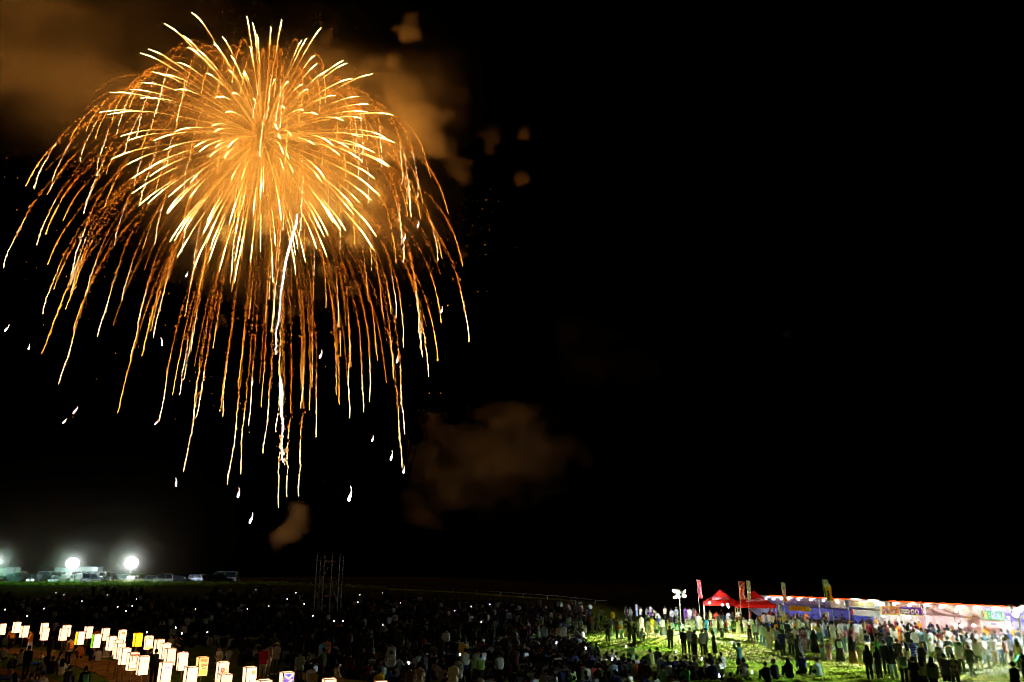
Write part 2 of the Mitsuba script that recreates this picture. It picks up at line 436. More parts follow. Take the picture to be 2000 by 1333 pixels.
# ------------------------------------------------------------------ scaffold tower with horn loudspeakers
t = 'scaffold_tower'
tag(t, 'tall thin steel scaffold tower standing in the dark crowd', 'scaffold')
SY = 101.0
xl = [on_y(px, 1150, SY)[0] for px in (616, 631, 646, 661)]
zt = [on_y(px, py, SY)[2] for px, py in ((615, 1084), (631, 1085), (645, 1082), (660, 1082))]
zb = float(ground_z(xl[0], SY)) - 0.2
for k in range(4):
    part(t, 'upright', bar((xl[k], SY, zb), (xl[k] - 0.05, SY, zt[k]), 0.055, 8), 'pole_white')
    if k in (0, 3):
        part(t, 'upright', bar((xl[k] + 0.1, SY + 1.6, zb), (xl[k] + 0.05, SY + 1.6, zt[k] - 0.3), 0.05, 8), 'dull_steel')
for a, b, zs in ((0, 1, (1.5, 3.1, 5.0, 6.2, 6.9)), (2, 3, (1.2, 2.9, 4.4)), (1, 2, (2.7,))):
    for z in zs:
        part(t, 'ledger', bar((xl[a], SY - 0.05, z), (xl[b], SY - 0.05, z), 0.035, 6), 'dull_steel')
for z in (2.6, 5.2):
    part(t, 'transom', bar((xl[0], SY, z), (xl[0] + 0.1, SY + 1.6, z), 0.03, 6), 'dull_steel')
    part(t, 'transom', bar((xl[3], SY, z), (xl[3] + 0.1, SY + 1.6, z), 0.03, 6), 'dull_steel')
part(t, 'deck', box((xl[0] + xl[3]) / 2, SY + 0.8, 2.62, xl[3] - xl[0], 1.5, 0.05), 'wood')
for (a, b) in (((xl[0] + 0.45, 4.1), (xl[1] + 0.45, 6.2)), ((xl[2] + 0.05, 3.9), (xl[3] - 0.05, 2.0))):
    q = part(t, 'stair', cat([bar((a[0], SY - 0.14, a[1]), (b[0], SY - 0.14, b[1]), 0.03, 6), bar((a[0], SY + 0.35, a[1]), (b[0], SY + 0.35, b[1]), 0.03, 6)]), 'steel')
    for s in np.linspace(0.1, 0.9, 6):
        part(q, 'tread', box(a[0] + (b[0] - a[0]) * s, SY + 0.1, a[1] + (b[1] - a[1]) * s, 0.22, 0.48, 0.03), 'dull_steel')
for a, b in ((0, 1), (2, 3)):
    part(t, 'brace', bar((xl[a], SY + 0.03, 0.2), (xl[b], SY + 0.03, 2.4), 0.028, 6), 'dull_steel')
part(t, 'brace', bar((xl[3] + 0.9, SY + 0.3, zb), (xl[3], SY, 3.9), 0.03, 6), 'dull_steel')
mat('horn_grey', (0.45, 0.47, 0.45)); mat('horn_buff', (0.85, 0.52, 0.36))
for px, mt, lab in ((637.5, 'horn_grey', 'grey round horn loudspeaker at left on the scaffold tower'), (643.5, 'horn_grey', 'grey round horn loudspeaker in the middle on the scaffold tower'),
                    (649.5, 'horn_buff', 'buff round horn loudspeaker at right on the scaffold tower')):
    k = key_of('horn_speaker'); tag(k, lab, 'loudspeaker', 'horn loudspeakers on the scaffold')
    c = on_y(px, 1097.5, SY - 0.45)
    prof = np.array([[0.001, 0.0], [0.06, 0.0], [0.07, 0.14], [0.12, 0.28], [0.19, 0.36], [0.21, 0.40], [0.18, 0.385], [0.09, 0.24], [0.001, 0.22]])
    horn = trimesh.creation.revolve(prof, sections=18)
    horn.apply_transform(np.array([[1, 0, 0, c[0]], [0, 0, -1, c[1] + 0.4], [0, 1, 0, c[2]], [0, 0, 0, 1]], float))
    part(k, 'horn', horn, mt, smooth=40)
    part(k, 'driver', box(c[0], c[1] + 0.42, c[2], 0.13, 0.1, 0.13), 'dark_trim')
part(t, 'speaker_bar', bar((xl[1], SY - 0.05, on_y(643, 1097.5, SY)[2]), (xl[3], SY - 0.05, on_y(643, 1097.5, SY)[2]), 0.03, 6), 'dull_steel')

# ------------------------------------------------------------------ the two lamp towers on the festival ground
mat('lamp_shell', (0.75, 0.80, 0.78))
mat('green_box', (0.08, 0.35, 0.28))


def lamp_tower(px, py, top_py, label, heads, aims, omni, seed, rgb):
    g = np.random.default_rng(seed)
    b = on_z(px, py); h = on_y(px, top_py, b[1])[2]
    k = key_of('light_tower'); tag(k, label, 'light tower')
    part(k, 'mast', bar((b[0], b[1], 0), (b[0], b[1], h - 0.1), 0.055, 10), 'pole_white')
    part(k, 'crossbar', bar((b[0] - 0.5, b[1], h - 0.32), (b[0] + 0.5, b[1], h - 0.32), 0.03, 6), 'steel')
    part(k, 'crossbar', bar((b[0], b[1] - 0.45, h - 0.55), (b[0], b[1] + 0.45, h - 0.55), 0.03, 6), 'steel')
    part(k, 'ring', tube([(b[0] + 0.36 * math.cos(a), b[1] + 0.36 * math.sin(a), h - 0.28) for a in np.linspace(0, 2 * math.pi, 20)], 0.022, 5), 'steel')
    gen = part(k, 'generator', box(b[0] - 0.1, b[1] - 0.1, 0.34, 0.9, 0.55, 0.5), 'green_box')
    part(gen, 'panel', box(b[0] - 0.1, b[1] - 0.39, 0.36, 0.5, 0.02, 0.3), 'white_paint')
    for a in (0.4, 1.97, 3.54, 5.1):
        part(k, 'outrigger', bar((b[0] + 0.95 * math.cos(a), b[1] + 0.95 * math.sin(a), 0.04), (b[0], b[1], 0.75), 0.03, 6), 'white_paint')
    azs = [2 * math.pi * i / heads * 2 + 0.4 * (i % 2) for i in range(heads)]
    for i in range(heads):
        a = 2 * math.pi * i / heads * 2 + 0.4 * (i % 2)
        rr = 0.55 if i % 2 else 0.28
        c = np.array([b[0] + rr * math.cos(a), b[1] + rr * math.sin(a), h - (0.05 if i < heads / 2 else 0.52) + g.uniform(-0.14, 0.14)])
        d = np.array([math.cos(a), math.sin(a), -0.55]); d /= np.linalg.norm(d)
        best = [q for q, t_ in enumerate(aims) if np.argmax([np.dot((math.cos(e), math.sin(e)), (on_z(*t_[:2]) - b)[:2]) if j_ % 2 else -99 for j_, e in enumerate(azs)]) == i]
        if best: d = on_z(*aims[best[0]][:2]) - c; d /= np.linalg.norm(d)
        for q in best:
            scene[f'{k}_beam_{q}'] = {'type': 'spot', 'to_world': T().look_at(origin=(c + d * 0.13).tolist(), target=on_z(*aims[q][:2]).tolist(), up=[0, 0, 1]), 'intensity': {'type': 'rgb', 'value': (np.array(rgb) * aims[q][2]).tolist()},
                                      'beam_width': float(aims[q][3]), 'cutoff_angle': float(aims[q][4]), 'sampling_weight': 14.0}
        x = np.cross(d, [0, 0, 1.0]); x /= np.linalg.norm(x); y = np.cross(d, x)
        m = np.eye(4); m[:3, :3] = np.stack([x, y, d], 1); m[:3, 3] = c
        hk = part(k, 'lamp', trimesh.creation.revolve(np.array([[0.001, -0.09], [0.05, -0.09], [0.07, -0.02], [0.175, 0.07], [0.185, 0.085], [0.165, 0.08], [0.06, 0.0], [0.001, -0.02]]), sections=14), 'lamp_shell', smooth=40, m=m)
        gl = trimesh.creation.cylinder(radius=0.158, height=0.012, sections=14); gl.apply_translation((0, 0, 0.078))
        part(hk, 'glass', gl, 'white_paint', m=m, emit=np.array(rgb) * omni, weight=1.6)
    return k


lamp_tower(1331, 1233, 1153, 'white mast with a cluster of round lamps left of the red tents', 12,
           [(1380, 1252, 62000, 9, 24), (1250, 1243, 32000, 9, 24), (1430, 1242, 24000, 8, 20), (1510, 1248, 26000, 7, 16), (1335, 1212, 2500, 20, 40), (1318, 1238, 3000, 30, 55), (1352, 1240, 4500, 30, 55)], 330, 3, (0.93, 1.0, 0.93))
lamp_tower(2006, 1300, 1186, 'lamp mast cut off by the right edge with greenish round lamps', 10,
           [(1950, 1310, 11000, 20, 44), (1870, 1292, 21000, 12, 30), (1960, 1270, 2000, 22, 52), (1760, 1300, 24000, 7, 18)], 270, 4, (0.90, 1.0, 0.92))
#@@S3@@
# ------------------------------------------------------------------ lettering: strokes in a unit box
KANA = {
    'ク': [[(.38, .97), (.1, .55)], [(.33, .82), (.85, .82), (.72, .42), (.3, .03)]], 'レ': [[(.25, .95), (.25, .08), (.92, .52)]], 'ー': [[(.08, .5), (.92, .5)]],
    'プ': [[(.08, .8), (.72, .8), (.62, .4), (.28, .03)], [(.85, .98), (.95, .9), (.86, .82), (.78, .9), (.85, .98)]], 'チ': [[(.78, .95), (.2, .8)], [(.05, .55), (.95, .55)], [(.52, .85), (.5, .35), (.25, .03)]],
    'ッ': [[(.15, .62), (.25, .42)], [(.42, .66), (.5, .45)], [(.85, .62), (.7, .3), (.35, .08)]], 'ズ': [[(.12, .85), (.68, .85), (.5, .45), (.08, .05)], [(.5, .42), (.85, .05)], [(.8, 1), (.86, .86)], [(.93, 1), (.99, .86)]],
    'ス': [[(.15, .88), (.78, .88), (.55, .45), (.08, .05)], [(.55, .42), (.92, .05)]], 'ネ': [[(.5, 1), (.56, .88)], [(.15, .78), (.8, .78), (.08, .33)], [(.5, .55), (.5, .0)], [(.6, .48), (.92, .28)]],
    '一': [[(.05, .5), (.95, .5)]], '番': [[(.75, .98), (.2, .9)], [(.03, .74), (.97, .74)], [(.5, .93), (.5, .48)], [(.46, .74), (.08, .48)], [(.54, .74), (.92, .48)],
                                      [(.2, .42), (.8, .42), (.8, .03), (.2, .03), (.2, .42)], [(.5, .42), (.5, .03)], [(.2, .23), (.8, .23)]],
    '搾': [[(.0, .72), (.32, .72)], [(.17, .97), (.17, .03)], [(.0, .33), (.32, .45)], [(.38, .85), (.97, .85)], [(.66, 1), (.66, .85)], [(.55, .76), (.4, .58)], [(.74, .76), (.95, .58)], [(.52, .5), (.95, .5)],
          [(.56, .5), (.56, 0)], [(.56, .3), (.92, .3)], [(.56, .1), (.95, .1)]], 'り': [[(.25, .95), (.2, .45)], [(.75, .95), (.75, .4), (.4, .02)]],
    '北': [[(.36, .95), (.36, .05)], [(.05, .65), (.36, .65)], [(.02, .18), (.36, .32)], [(.62, .95), (.62, .12), (.96, .12), (.96, .3)], [(.92, .76), (.62, .6)]],
    'リ': [[(.25, .95), (.25, .35)], [(.75, .95), (.75, .45), (.35, .02)]], 'ン': [[(.12, .85), (.35, .68)], [(.1, .08), (.5, .25), (.92, .75)]], 'ノ': [[(.8, .92), (.6, .4), (.1, .05)]],
}
_arc = lambda cx, cy, rx, ry, a0, a1, n=14: [(cx + rx * math.cos(math.radians(a)), cy + ry * math.sin(math.radians(a))) for a in np.linspace(a0, a1, n)]
SCRIPT = [_arc(.5, .5, .42, .55, 40, 320), [(-.1, .02)] + _arc(.6, -.1, .7, .14, 200, 340, 8), _arc(1.15, .3, .22, .28, 0, 360), _arc(1.68, .3, .22, .28, 50, 310), _arc(2.15, .3, .22, .28, 0, 360), [(2.37, .58), (2.37, .08), (2.5, .04)],
          [(2.55, .3), (2.75, .34)], _arc(3.15, .5, .38, .55, 40, 320), [(2.9, 1.08)] + _arc(3.5, .98, .5, .12, 160, 20, 8), _arc(3.75, .3, .22, .28, 0, 360), [(4.1, 1.0), (4.05, .12), (4.2, .04)], _arc(4.42, .3, .22, .28, 0, 360), [(4.64, .58), (4.64, .08), (4.8, .06)]]


def strokes(lines, width, to3, depth=0.012, nrm=(0, 0, 1)):
    """Strokes of a sign as thin raised pieces: 2-d lines, a map to 3-d points and the direction in which they stand out."""
    shape = union_all([LineString(q).buffer(width / 2, cap_style='flat', resolution=3) for q in lines if len(q) > 1])
    ms = [trimesh.creation.extrude_polygon(g, 1.0, engine='earcut') for g in getattr(shape, 'geoms', [shape])]
    m = cat(ms)
    v = to3(m.vertices[:, 0], m.vertices[:, 1]) + m.vertices[:, 2:3] * np.asarray(nrm) * depth
    m = trimesh.Trimesh(v, m.faces, process=False)
    if m.volume < 0: m.invert()
    return m


def row_of(text, x0, y0, w, h, gap=0.12):
    n = len(text); cw = w / n
    return [[(x0 + cw * (i + gap / 2 + (1 - gap) * x), y0 + h * y) for x, y in q] for i, ch in enumerate(text) for q in KANA[ch]]


def column_of(text, x0, y0, w, h, gap=0.12):
    n = len(text); ch_ = h / n
    return [[(x0 + w * x, y0 + h - ch_ * (i + 1) + ch_ * (gap / 2 + (1 - gap) * y)) for x, y in q] for i, c in enumerate(text) for q in KANA[c]]


PAINT = dict(white=(.8, .8, .78), black=(.02, .02, .02), red=(.70, .03, .02), yellow=(.85, .62, .02), orange=(.85, .25, .04), purple=(.12, .03, .22), pink=(.85, .35, .45), green=(.05, .35, .10), teal=(.05, .32, .30),
             blue=(.03, .12, .55), sky=(.25, .5, .8), brown=(.18, .09, .05), cream=(.8, .7, .5), tan=(.42, .30, .20), violet=(.30, .12, .50), grey=(.4, .4, .4), deep_red=(.20, .008, .012))
for n_, c_ in PAINT.items():
    mat('sign_' + n_, c_)

# ------------------------------------------------------------------ the stall row
RA, RB_ = on_z(1463, 1163, 3.05), on_z(2000, 1189, 3.05)
RU = (RB_ - RA)[:2]; RLEN = np.linalg.norm(RU); RU = RU / RLEN
RN = np.array([RU[1], -RU[0]])                       # outwards, towards the crowd
if RN[0] > 0: RN = -RN


def R3(s, d, z):
    """Along the row, d behind its front, height z."""
    q = RA[:2] + RU * s - RN * d
    return np.array([q[0], q[1], z])


def row_px(px, py, d=0.0):
    """(s, z) where the pixel's ray meets the plane d behind the row's front."""
    r = ray(px, py); o = RA[:2] - RN * d
    t = (o @ RN) / (r[:2] @ RN)
    p = np.array([0, 0, H]) + r * t
    return (p[:2] - o) @ RU, p[2]


def tarp(base, seed, warm=0.0):
    def fn(p, n, uv):
        a = mikit.fbm(p.x * 1.3 + seed, p.y * 1.3, p.z * 1.3, 3)
        b = mikit.noise(p.x * 9 + seed, p.y * 9, p.z * 5)
        return mi.Color3f(*base) * (0.75 + 0.45 * a) * (0.9 + 0.2 * b)
    return fn


for nm, c in dict(blue=(.13, .17, .88), lilac=(.38, .31, .93), white=(.76, .72, .74), rose=(.72, .50, .58), pale=(.40, .48, .90)).items():
    scene['tarp_' + nm] = {'type': 'twosided', 'b': {'type': 'bumpmap', 'arbitrary': mikit.proc(lambda p, n, uv, k=len(nm): mikit.fbm(p.x * 2.2 + k, p.y * 2.2, p.z * 2.2, 3), eps=0.02), 'scale': 0.10,
                                                     'bsdf': {'type': 'diffuse', 'reflectance': mikit.proc(tarp(c, len(nm) * 3.7))}}}
BULB = np.array([1.0, 0.60, 0.33])
group_of('bright_bulb_kind', 'white_paint', {'glass': (trimesh.creation.icosphere(2, 0.11), np.array([1.0, 0.72, 0.5]) * 230, 30.0), 'socket': (bar((0, 0, 0.07), (0, 0, 0.15), 0.03, 8), None, 0, 'black_plastic')})
group_of('bulb_kind', 'white_paint', {'glass': (trimesh.creation.icosphere(2, 0.11), BULB * 105, 30.0), 'socket': (bar((0, 0, 0.07), (0, 0, 0.15), 0.03, 8), None, 0, 'black_plastic')})
group_of('cool_lamp_kind', 'white_paint', {'tube': (box(0, 0, 0, 1.1, 0.07, 0.05), np.array([1.0, .97, .95]) * 125, 12.0), 'housing': (box(0, 0, 0.05, 1.16, 0.12, 0.04), None, 0, 'white_paint')})
bays = [0.0, row_px(1531, 1180)[0], row_px(1600, 1180)[0], row_px(1656, 1180)[0], row_px(1737, 1185)[0], row_px(1806, 1190)[0], row_px(1914, 1195)[0], row_px(1990, 1195)[0], RLEN + 6.5]
BAY = [('blue tarpaulin stall at the left end of the row', 'lilac', 'lilac', 'blue'), ('blue tarpaulin stall with the yellow board', 'lilac', 'blue', 'blue'), ('blue tarpaulin stall under the small pink banner', 'lilac', 'blue', 'blue'),
       ('dazzling white lit stall with yellow lettering', 'white', 'white', 'white'), ('crepe stall under the orange and purple sign', 'rose', 'rose', 'rose'), ('broad stall with rose grey awning and pale back cloth', 'rose', 'rose', 'rose'),
       ('blue violet stall with the colourful sign', 'lilac', 'lilac', 'blue'), ('blue stall cut off by the right edge', 'blue', 'pale', 'blue')]
stall = []
gs = np.random.default_rng(41)
for i, (lab, rc, bc, sc) in enumerate(BAY):
    s0, s1 = bays[i], bays[i + 1]
    if i: s0 += 0.03
    k = 'food_stall' if i == 0 else f'food_stall_{i:03d}'; COUNT['food_stall'] = i + 1
    stall.append(k); tag(k, lab, 'market stall', 'stalls along the lit row')
    w = s1 - s0; zf, zb_ = 3.05, 2.02
    sag = lambda u, v: np.hstack([0 * u, 0 * u, -0.16 * np.sin(np.pi * np.clip(v, 0, 1)) * (0.6 + 0.4 * np.cos(u * 2 * np.pi * max(1, round(w / 1.8)))) + 0.02 * np.sin(u * 31 + i)])
    part(k, 'roof_tarp', sheet(R3(s0, 0.0, zf), R3(s1, 0.0, zf), R3(s1, 2.7, zb_), R3(s0, 2.7, zb_), 0.012, nu=max(6, int(w * 4)), nv=10, fn=sag), 'tarp_' + rc, smooth=40)
    fold = lambda u, v: np.hstack([RN[0] * 0.06 * np.sin(u * w * 5 + i), RN[1] * 0.06 * np.sin(u * w * 5 + i), 0 * u])
    zlo = 0.0 if i in (3, 4, 5, 6, 7) else 0.9
    part(k, 'back_cloth', sheet(R3(s0, 2.72, zlo), R3(s1, 2.72, zlo), R3(s1, 2.72, zb_ + 0.02), R3(s0, 2.72, zb_ + 0.02), 0.012, nu=max(8, int(w * 5)), nv=3, fn=fold), 'tarp_' + bc, smooth=40)
    if i in (0, 1, 2):   # cloths tied back in swags
        for q in range(2):
            a, b = s0 + w * q / 2, s0 + w * (q + 1) / 2
            sw = lambda u, v: np.hstack([0 * u, 0 * u, v * 0.9 * np.sin(np.pi * u)])
            part(k, 'side_curtain', sheet(R3(a, 2.6, 2.0), R3(b, 2.6, 2.0), R3(b, 2.55, 0.55), R3(a, 2.55, 0.55), 0.012, nu=10, nv=6, fn=sw), 'tarp_' + sc, smooth=40)
    for q, ss in enumerate((s0 + 0.04, s1 - 0.04) if i == 0 else (s1 - 0.04,)):
        part(k, 'post', bar(R3(ss, 0.02, 0), R3(ss, 0.02, 3.02), 0.03, 8), 'pole_white')
        part(k, 'post', bar(R3(ss, 2.68, 0), R3(ss, 2.68, 2.0), 0.03, 8), 'pole_white')
        part(k, 'brace', bar(R3(ss, 0.0, 2.2), R3(ss - 0.5 if q or i else ss + 0.5, 0.0, 3.0), 0.02, 6), 'pole_white')
    part(k, 'front_pipe', bar(R3(s0, -0.03, 3.08), R3(s1, -0.03, 3.08), 0.028, 8), 'steel')
    part(k, 'rafter', bar(R3((s0 + s1) / 2, 0.0, 3.0), R3((s0 + s1) / 2, 2.7, 1.95), 0.02, 6), 'pole_white')
    part(k, 'counter', tri(Manifold.hull_points([R3(a, d, z) for a in (s0 + 0.3, s1 - 0.3) for d in (0.5, 1.1) for z in (0.78, 0.84)])), 'wood')
    sk = part(k, 'counter_skirt', sheet(R3(s0 + 0.3, 0.48, 0.05), R3(s1 - 0.3, 0.48, 0.05), R3(s1 - 0.3, 0.48, 0.80), R3(s0 + 0.3, 0.48, 0.80), 0.012, nu=12, nv=1, fn=fold), ['sign_yellow', 'sign_red', 'sign_white', 'sign_pink', 'sign_orange', 'sign_white', 'sign_violet', 'sign_sky'][i], smooth=40)
    for q in range(3):
        part(k, 'crate', box(*R3(s0 + w * (0.2 + 0.28 * q), 1.9, 0.18), 0.42, 0.5, 0.34), 'sign_' + ['blue', 'yellow', 'green'][q % 3])
# the slanting end tarp
a = R3(0.0, 0, 3.05)
part(stall[0], 'end_tarp', sheet(R3(-0.03, 0.0, 2.95), R3(-0.03, 2.7, 1.98), R3(-1.1, 2.4, 0.3), R3(-2.0, 0.9, 1.6), 0.012, nu=6, nv=6), 'tarp_pale', smooth=40)

# bulbs on the front wire
wire = []
mat('wire_black', (0.02, 0.02, 0.02))
BULBS = [(1475, 1170), (1496, 1171), (1511, 1170), (1526, 1169), (1540, 1169), (1560, 1171), (1584, 1172), (1608, 1173), (1634, 1174), (1746, 1180), (1776, 1183), (1807, 1183), (1838, 1186), (1871, 1187), (1904, 1189), (1941, 1190), (1982, 1194)]


def bulb(p, lab, group='bare bulbs hung along the stall row', kind='bulb_kind'):
    k = copy_of(key_of('light_bulb'), kind, placed(*p)); tag(k, lab, 'light bulb', group)


for i, (px, py) in enumerate(BULBS):
    s, z = row_px(px, py, -0.18)
    bulb(R3(s, -0.18, z), f'glowing bare bulb, {ORD[i]} along the wire at the stall roof edge', kind='bright_bulb_kind' if px < 1640 else 'bulb_kind')
    wire += [bar(R3(s, -0.18, z + 0.12), R3(s, -0.05, 3.06), 0.012, 4)]
for px, py, d, lab in ((1776, 1206, 0.6, 'glowing bulb hung low under the crepe sign'), (1866, 1221, 0.9, 'low glowing bulb, leftmost of three over the broad stall counter'),
                       (1877, 1223, 0.9, 'low glowing bulb, middle one of three over the broad stall counter'), (1902, 1222, 0.9, 'low glowing bulb, rightmost of three over the broad stall counter')):
    s, z = row_px(px, py, d); bulb(R3(s, d, z), lab, 'bulbs hung low inside the stalls')
    wire.append(bar(R3(s, d, z + 0.12), R3(s, d, 2.75), 0.012, 4))
# a red rope light along the edge, and its wire
mat('red_tube', (.5, .02, .01))
k = 'rope_light'; tag(k, 'red rope light fixed along the top edge of the stall roofs', 'rope light')
for i in range(8):
    a, b = bays[i] + 0.1 + (4 if i == 0 else 0), bays[i + 1] - 0.1
    if i in (3,): b = a + (b - a) * 0.45
    part(k, 'tube', tube([R3(a + (b - a) * q, -0.09, 3.15 + 0.03 * math.sin(q * 23 + i)) for q in np.linspace(0, 1, 16)], 0.022, 5), 'red_tube', emit=(3.2, 0.24, 0.02), weight=0.3)
key = 'bulb_wire'; put(key, cat(wire + [bar(R3(-0.2, -0.06, 3.02), R3(RLEN + 6, -0.06, 3.02), 0.012, 4)]), 'wire_black'); tag(key, 'black cable carrying the bulbs along the stall front', 'cable')
# white strip lamps in stalls and by tents; banner pair added to brighten it
for px, py, d, yaw, lab in ((1672, 1171, -0.75, 0, 'added white strip lamp brightening the katakana banner from above, left one'), (1706, 1173, -0.75, 0, 'added white strip lamp brightening the katakana banner from above, right one'), (1676, 1183, 1.0, 0, 'white strip lamp under the roof of the dazzling stall, left one'), (1702, 1186, 1.0, 0, 'white strip lamp under the roof of the dazzling stall, right one'),
                            (1718, 1204, 0.8, 0, 'white strip lamp at the left side of the crepe stall'), (1466, 1182, -1.4, 0.6, 'white strip lamp shining on the slanting end tarp beside the tents')):
    s, z = row_px(px, py, d)
    m = placed(*R3(s, d, z), math.atan2(RU[1], RU[0]) + yaw)
    if py == 1182: m = m @ np.array([[1, 0, 0, 0], [0, 0, 1, 0], [0, -1, 0, 0], [0, 0, 0, 1.0]])
    k = copy_of(key_of('strip_lamp'), 'cool_lamp_kind', m); tag(k, lab, 'strip lamp', 'white strip lamps in the stalls')


def board(name, label, x0, y0, x1, y1, d, paint, marks, cat_='sign', holder=None, frame=None):
    """A sign by its photographed corners, set in the plane d behind the row's front; marks: (strokes in 0..1 x 0..1, width as a share of the height, paint)."""
    s0, zt_ = row_px(x0, y0, d); s1, zb2 = row_px(x1, y1, d); _, zt2 = row_px(x1, y0 + (y1 - y0) * 0.02, d)
    zt_ = (zt_ + max(zt2, zb2 + 0.3)) / 2
    k = key_of(name); tag(k, label, cat_)
    w, h = s1 - s0, zt_ - zb2
    f = lambda dd: (lambda x, y: np.array([R3(s0 + w * a, d - dd, zb2 + h * b) for a, b in zip(x, y)]))
    part(k, 'panel', tri(Manifold.hull_points([R3(s, q, z) for s in (s0, s1) for q in (d, d + 0.04) for z in (zb2, zt_)])), 'sign_' + paint)
    if frame:
        for a, b in (((0, 0), (1, 0)), ((0, 1), (1, 1)), ((0, 0), (0, 1)), ((1, 0), (1, 1))):
            part(k, 'frame', bar(R3(s0 + w * a[0], d - 0.01, zb2 + h * a[1]), R3(s0 + w * b[0], d - 0.01, zb2 + h * b[1]), 0.035, 6), frame)
    N3 = np.array([RN[0], RN[1], 0])
    for j, (lines, wd, col) in enumerate(marks):
        if isinstance(lines, str):       # a filled patch
            a, b, c, e = map(float, lines.split())
            q0, q1 = s0 + w * a, s0 + w * c
            part(k, 'field', tri(Manifold.hull_points([R3(s, q, z) for s in (q0, q1) for q in (d - 0.004 - 0.003 * j, d + 0.01) for z in (zb2 + h * b, zb2 + h * e)])), 'sign_' + col)
        else:
            asp = w / h
            L2 = [[(x * asp, y) for x, y in q] for q in lines]
            part(k, 'lettering', strokes(L2, wd, lambda x, y: np.array([R3(s0 + h * a, d - 0.012 - 0.002 * j, zb2 + h * b) for a, b in zip(x, y)]), 0.012, N3), 'sign_' + col)
    return k


dots = lambda n, seed, x0=0.03, x1=0.97, y0=0.1, y1=0.9, s=0.05: [[(a, b), (a + s * c, b + s * 2 * e)] for a, b, c, e in np.random.default_rng(seed).uniform([x0, y0, -1, -1], [x1, y1, 1, 1], (n, 4))]
ring_ = lambda cx, cy, rx, ry: _arc(cx, cy, rx, ry, 0, 360)
board('stall_sign', 'yellow and red sign at the left end of the blue stall', 1488, 1178, 1503, 1189, -0.3, 'yellow', [('0 .25 1 .6', 0, 'red'), (row_of('ノリ', .1, .62, .8, .3), .07, 'brown')])
board('stall_sign', 'black sign with white brush lettering in the blue stall', 1503.4, 1179, 1516, 1189, -0.3, 'black', [(row_of('ソン' if 'ソ' in KANA else 'ノン', .1, .2, .8, .65), .09, 'white'), ('0 .02 1 .12', 0, 'red')])
k = board('stall_sign', 'yellow lozenge board with red lettering hung in front of the blue tarps', 1543, 1184, 1579, 1195, -0.4, 'yellow', [(row_of('ネー', .42, .2, .3, .6), .12, 'red'), (row_of('ス', .74, .2, .16, .6), .12, 'red'), (row_of('リン', .1, .2, .3, .6), .12, 'red'),
          ([[(.02, .06), (.98, .06)], [(.02, .94), (.98, .94)]], .08, 'orange')])
for s_ in (1, 0):
    px = 1543 if s_ == 0 else 1579
    s, z = row_px(px, 1189.5, -0.4)
    e = trimesh.creation.cylinder(radius=0.24, height=0.05, sections=16)
    e.apply_transform(np.array([[RU[0], 0, -RN[0], 0], [RU[1], 0, -RN[1], 0], [0, 1, 0, 0], [0, 0, 0, 1.0]]))
    e.apply_translation(R3(s, -0.37, z)); part(k, 'round_end', e, 'sign_yellow')
board('stall_banner', 'white banner with dense red lettering, left of the dazzling stall', 1620, 1171, 1651, 1189, -0.12, 'white', [(dots(70, 3, s=.03), .05, 'red'), ([[(0, .02), (1, .02)], [(0, .98), (1, .98)]], .05, 'pink'), ('0 .8 .7 .97', 0, 'yellow')], 'banner')
board('stall_banner', 'wide white banner with yellow katakana across the dazzling stall', 1657, 1174.5, 1728, 1190, -0.12, 'white',
      [(row_of('チップス'[:2] + 'プス', .36, .15, .36, .68), .13, 'yellow'), (dots(46, 5, .18, .35, .12, .88, .035), .09, 'yellow'), (dots(26, 6, .02, .15, .15, .85, .03), .06, 'red')], 'banner')
board('stall_banner', 'low white banner with pink lettering below the yellow katakana banner', 1662, 1192, 1722, 1206, -0.05, 'white', [('0 0 .07 1', 0, 'red'), (dots(60, 7, .1, .55, .12, .88, .03), .07, 'pink'), (ring_(.25, .68, .04, .12)[:], .05, 'sky') if 0 else (dots(6, 8, .2, .3, .6, .8, .05), .08, 'sky')], 'banner')
orange = [(ring_(x, y, .022, .1), .16, 'cream') for x, y in ()]
k = board('stall_sign', 'orange half of the crepe stall sign with purple katakana and cream dots', 1718, 1185, 1756.5, 1202.5, -0.35, 'orange',
          [([ring_(x, y, r * .35, r) for x, y, r in ((.24, .62, .10), (.30, .2, .08), (.48, .66, .13), (.62, .25, .07), (.75, .35, .13), (.92, .16, .08), (.86, .75, .07), (.1, .4, .06))], .13, 'cream'), (row_of('クレープ', .14, .16, .8, .66), .09, 'purple'), ('0 0 1 .07', 0, 'yellow'), ('0 0 .07 1', 0, 'cream')])
k = board('stall_sign', 'purple half of the crepe stall sign with puffy cream lettering', 1757, 1186, 1801, 1203.5, -0.35, 'purple',
          [([ring_(x, .45, .055, .22) for x in (.1, .24, .38)] + [ring_(.8, .45, .07, .28), ring_(.6, .45, .06, .26)], .17, 'cream'), ([[(.46, .45), (.52, .45)], [(.57, .55), (.64, .58)], [(.1, .3), (.16, .2)]], .1, 'orange'), ('0 0 1 .06', 0, 'yellow'), ('.1 .84 .8 .97', 0, 'violet')])
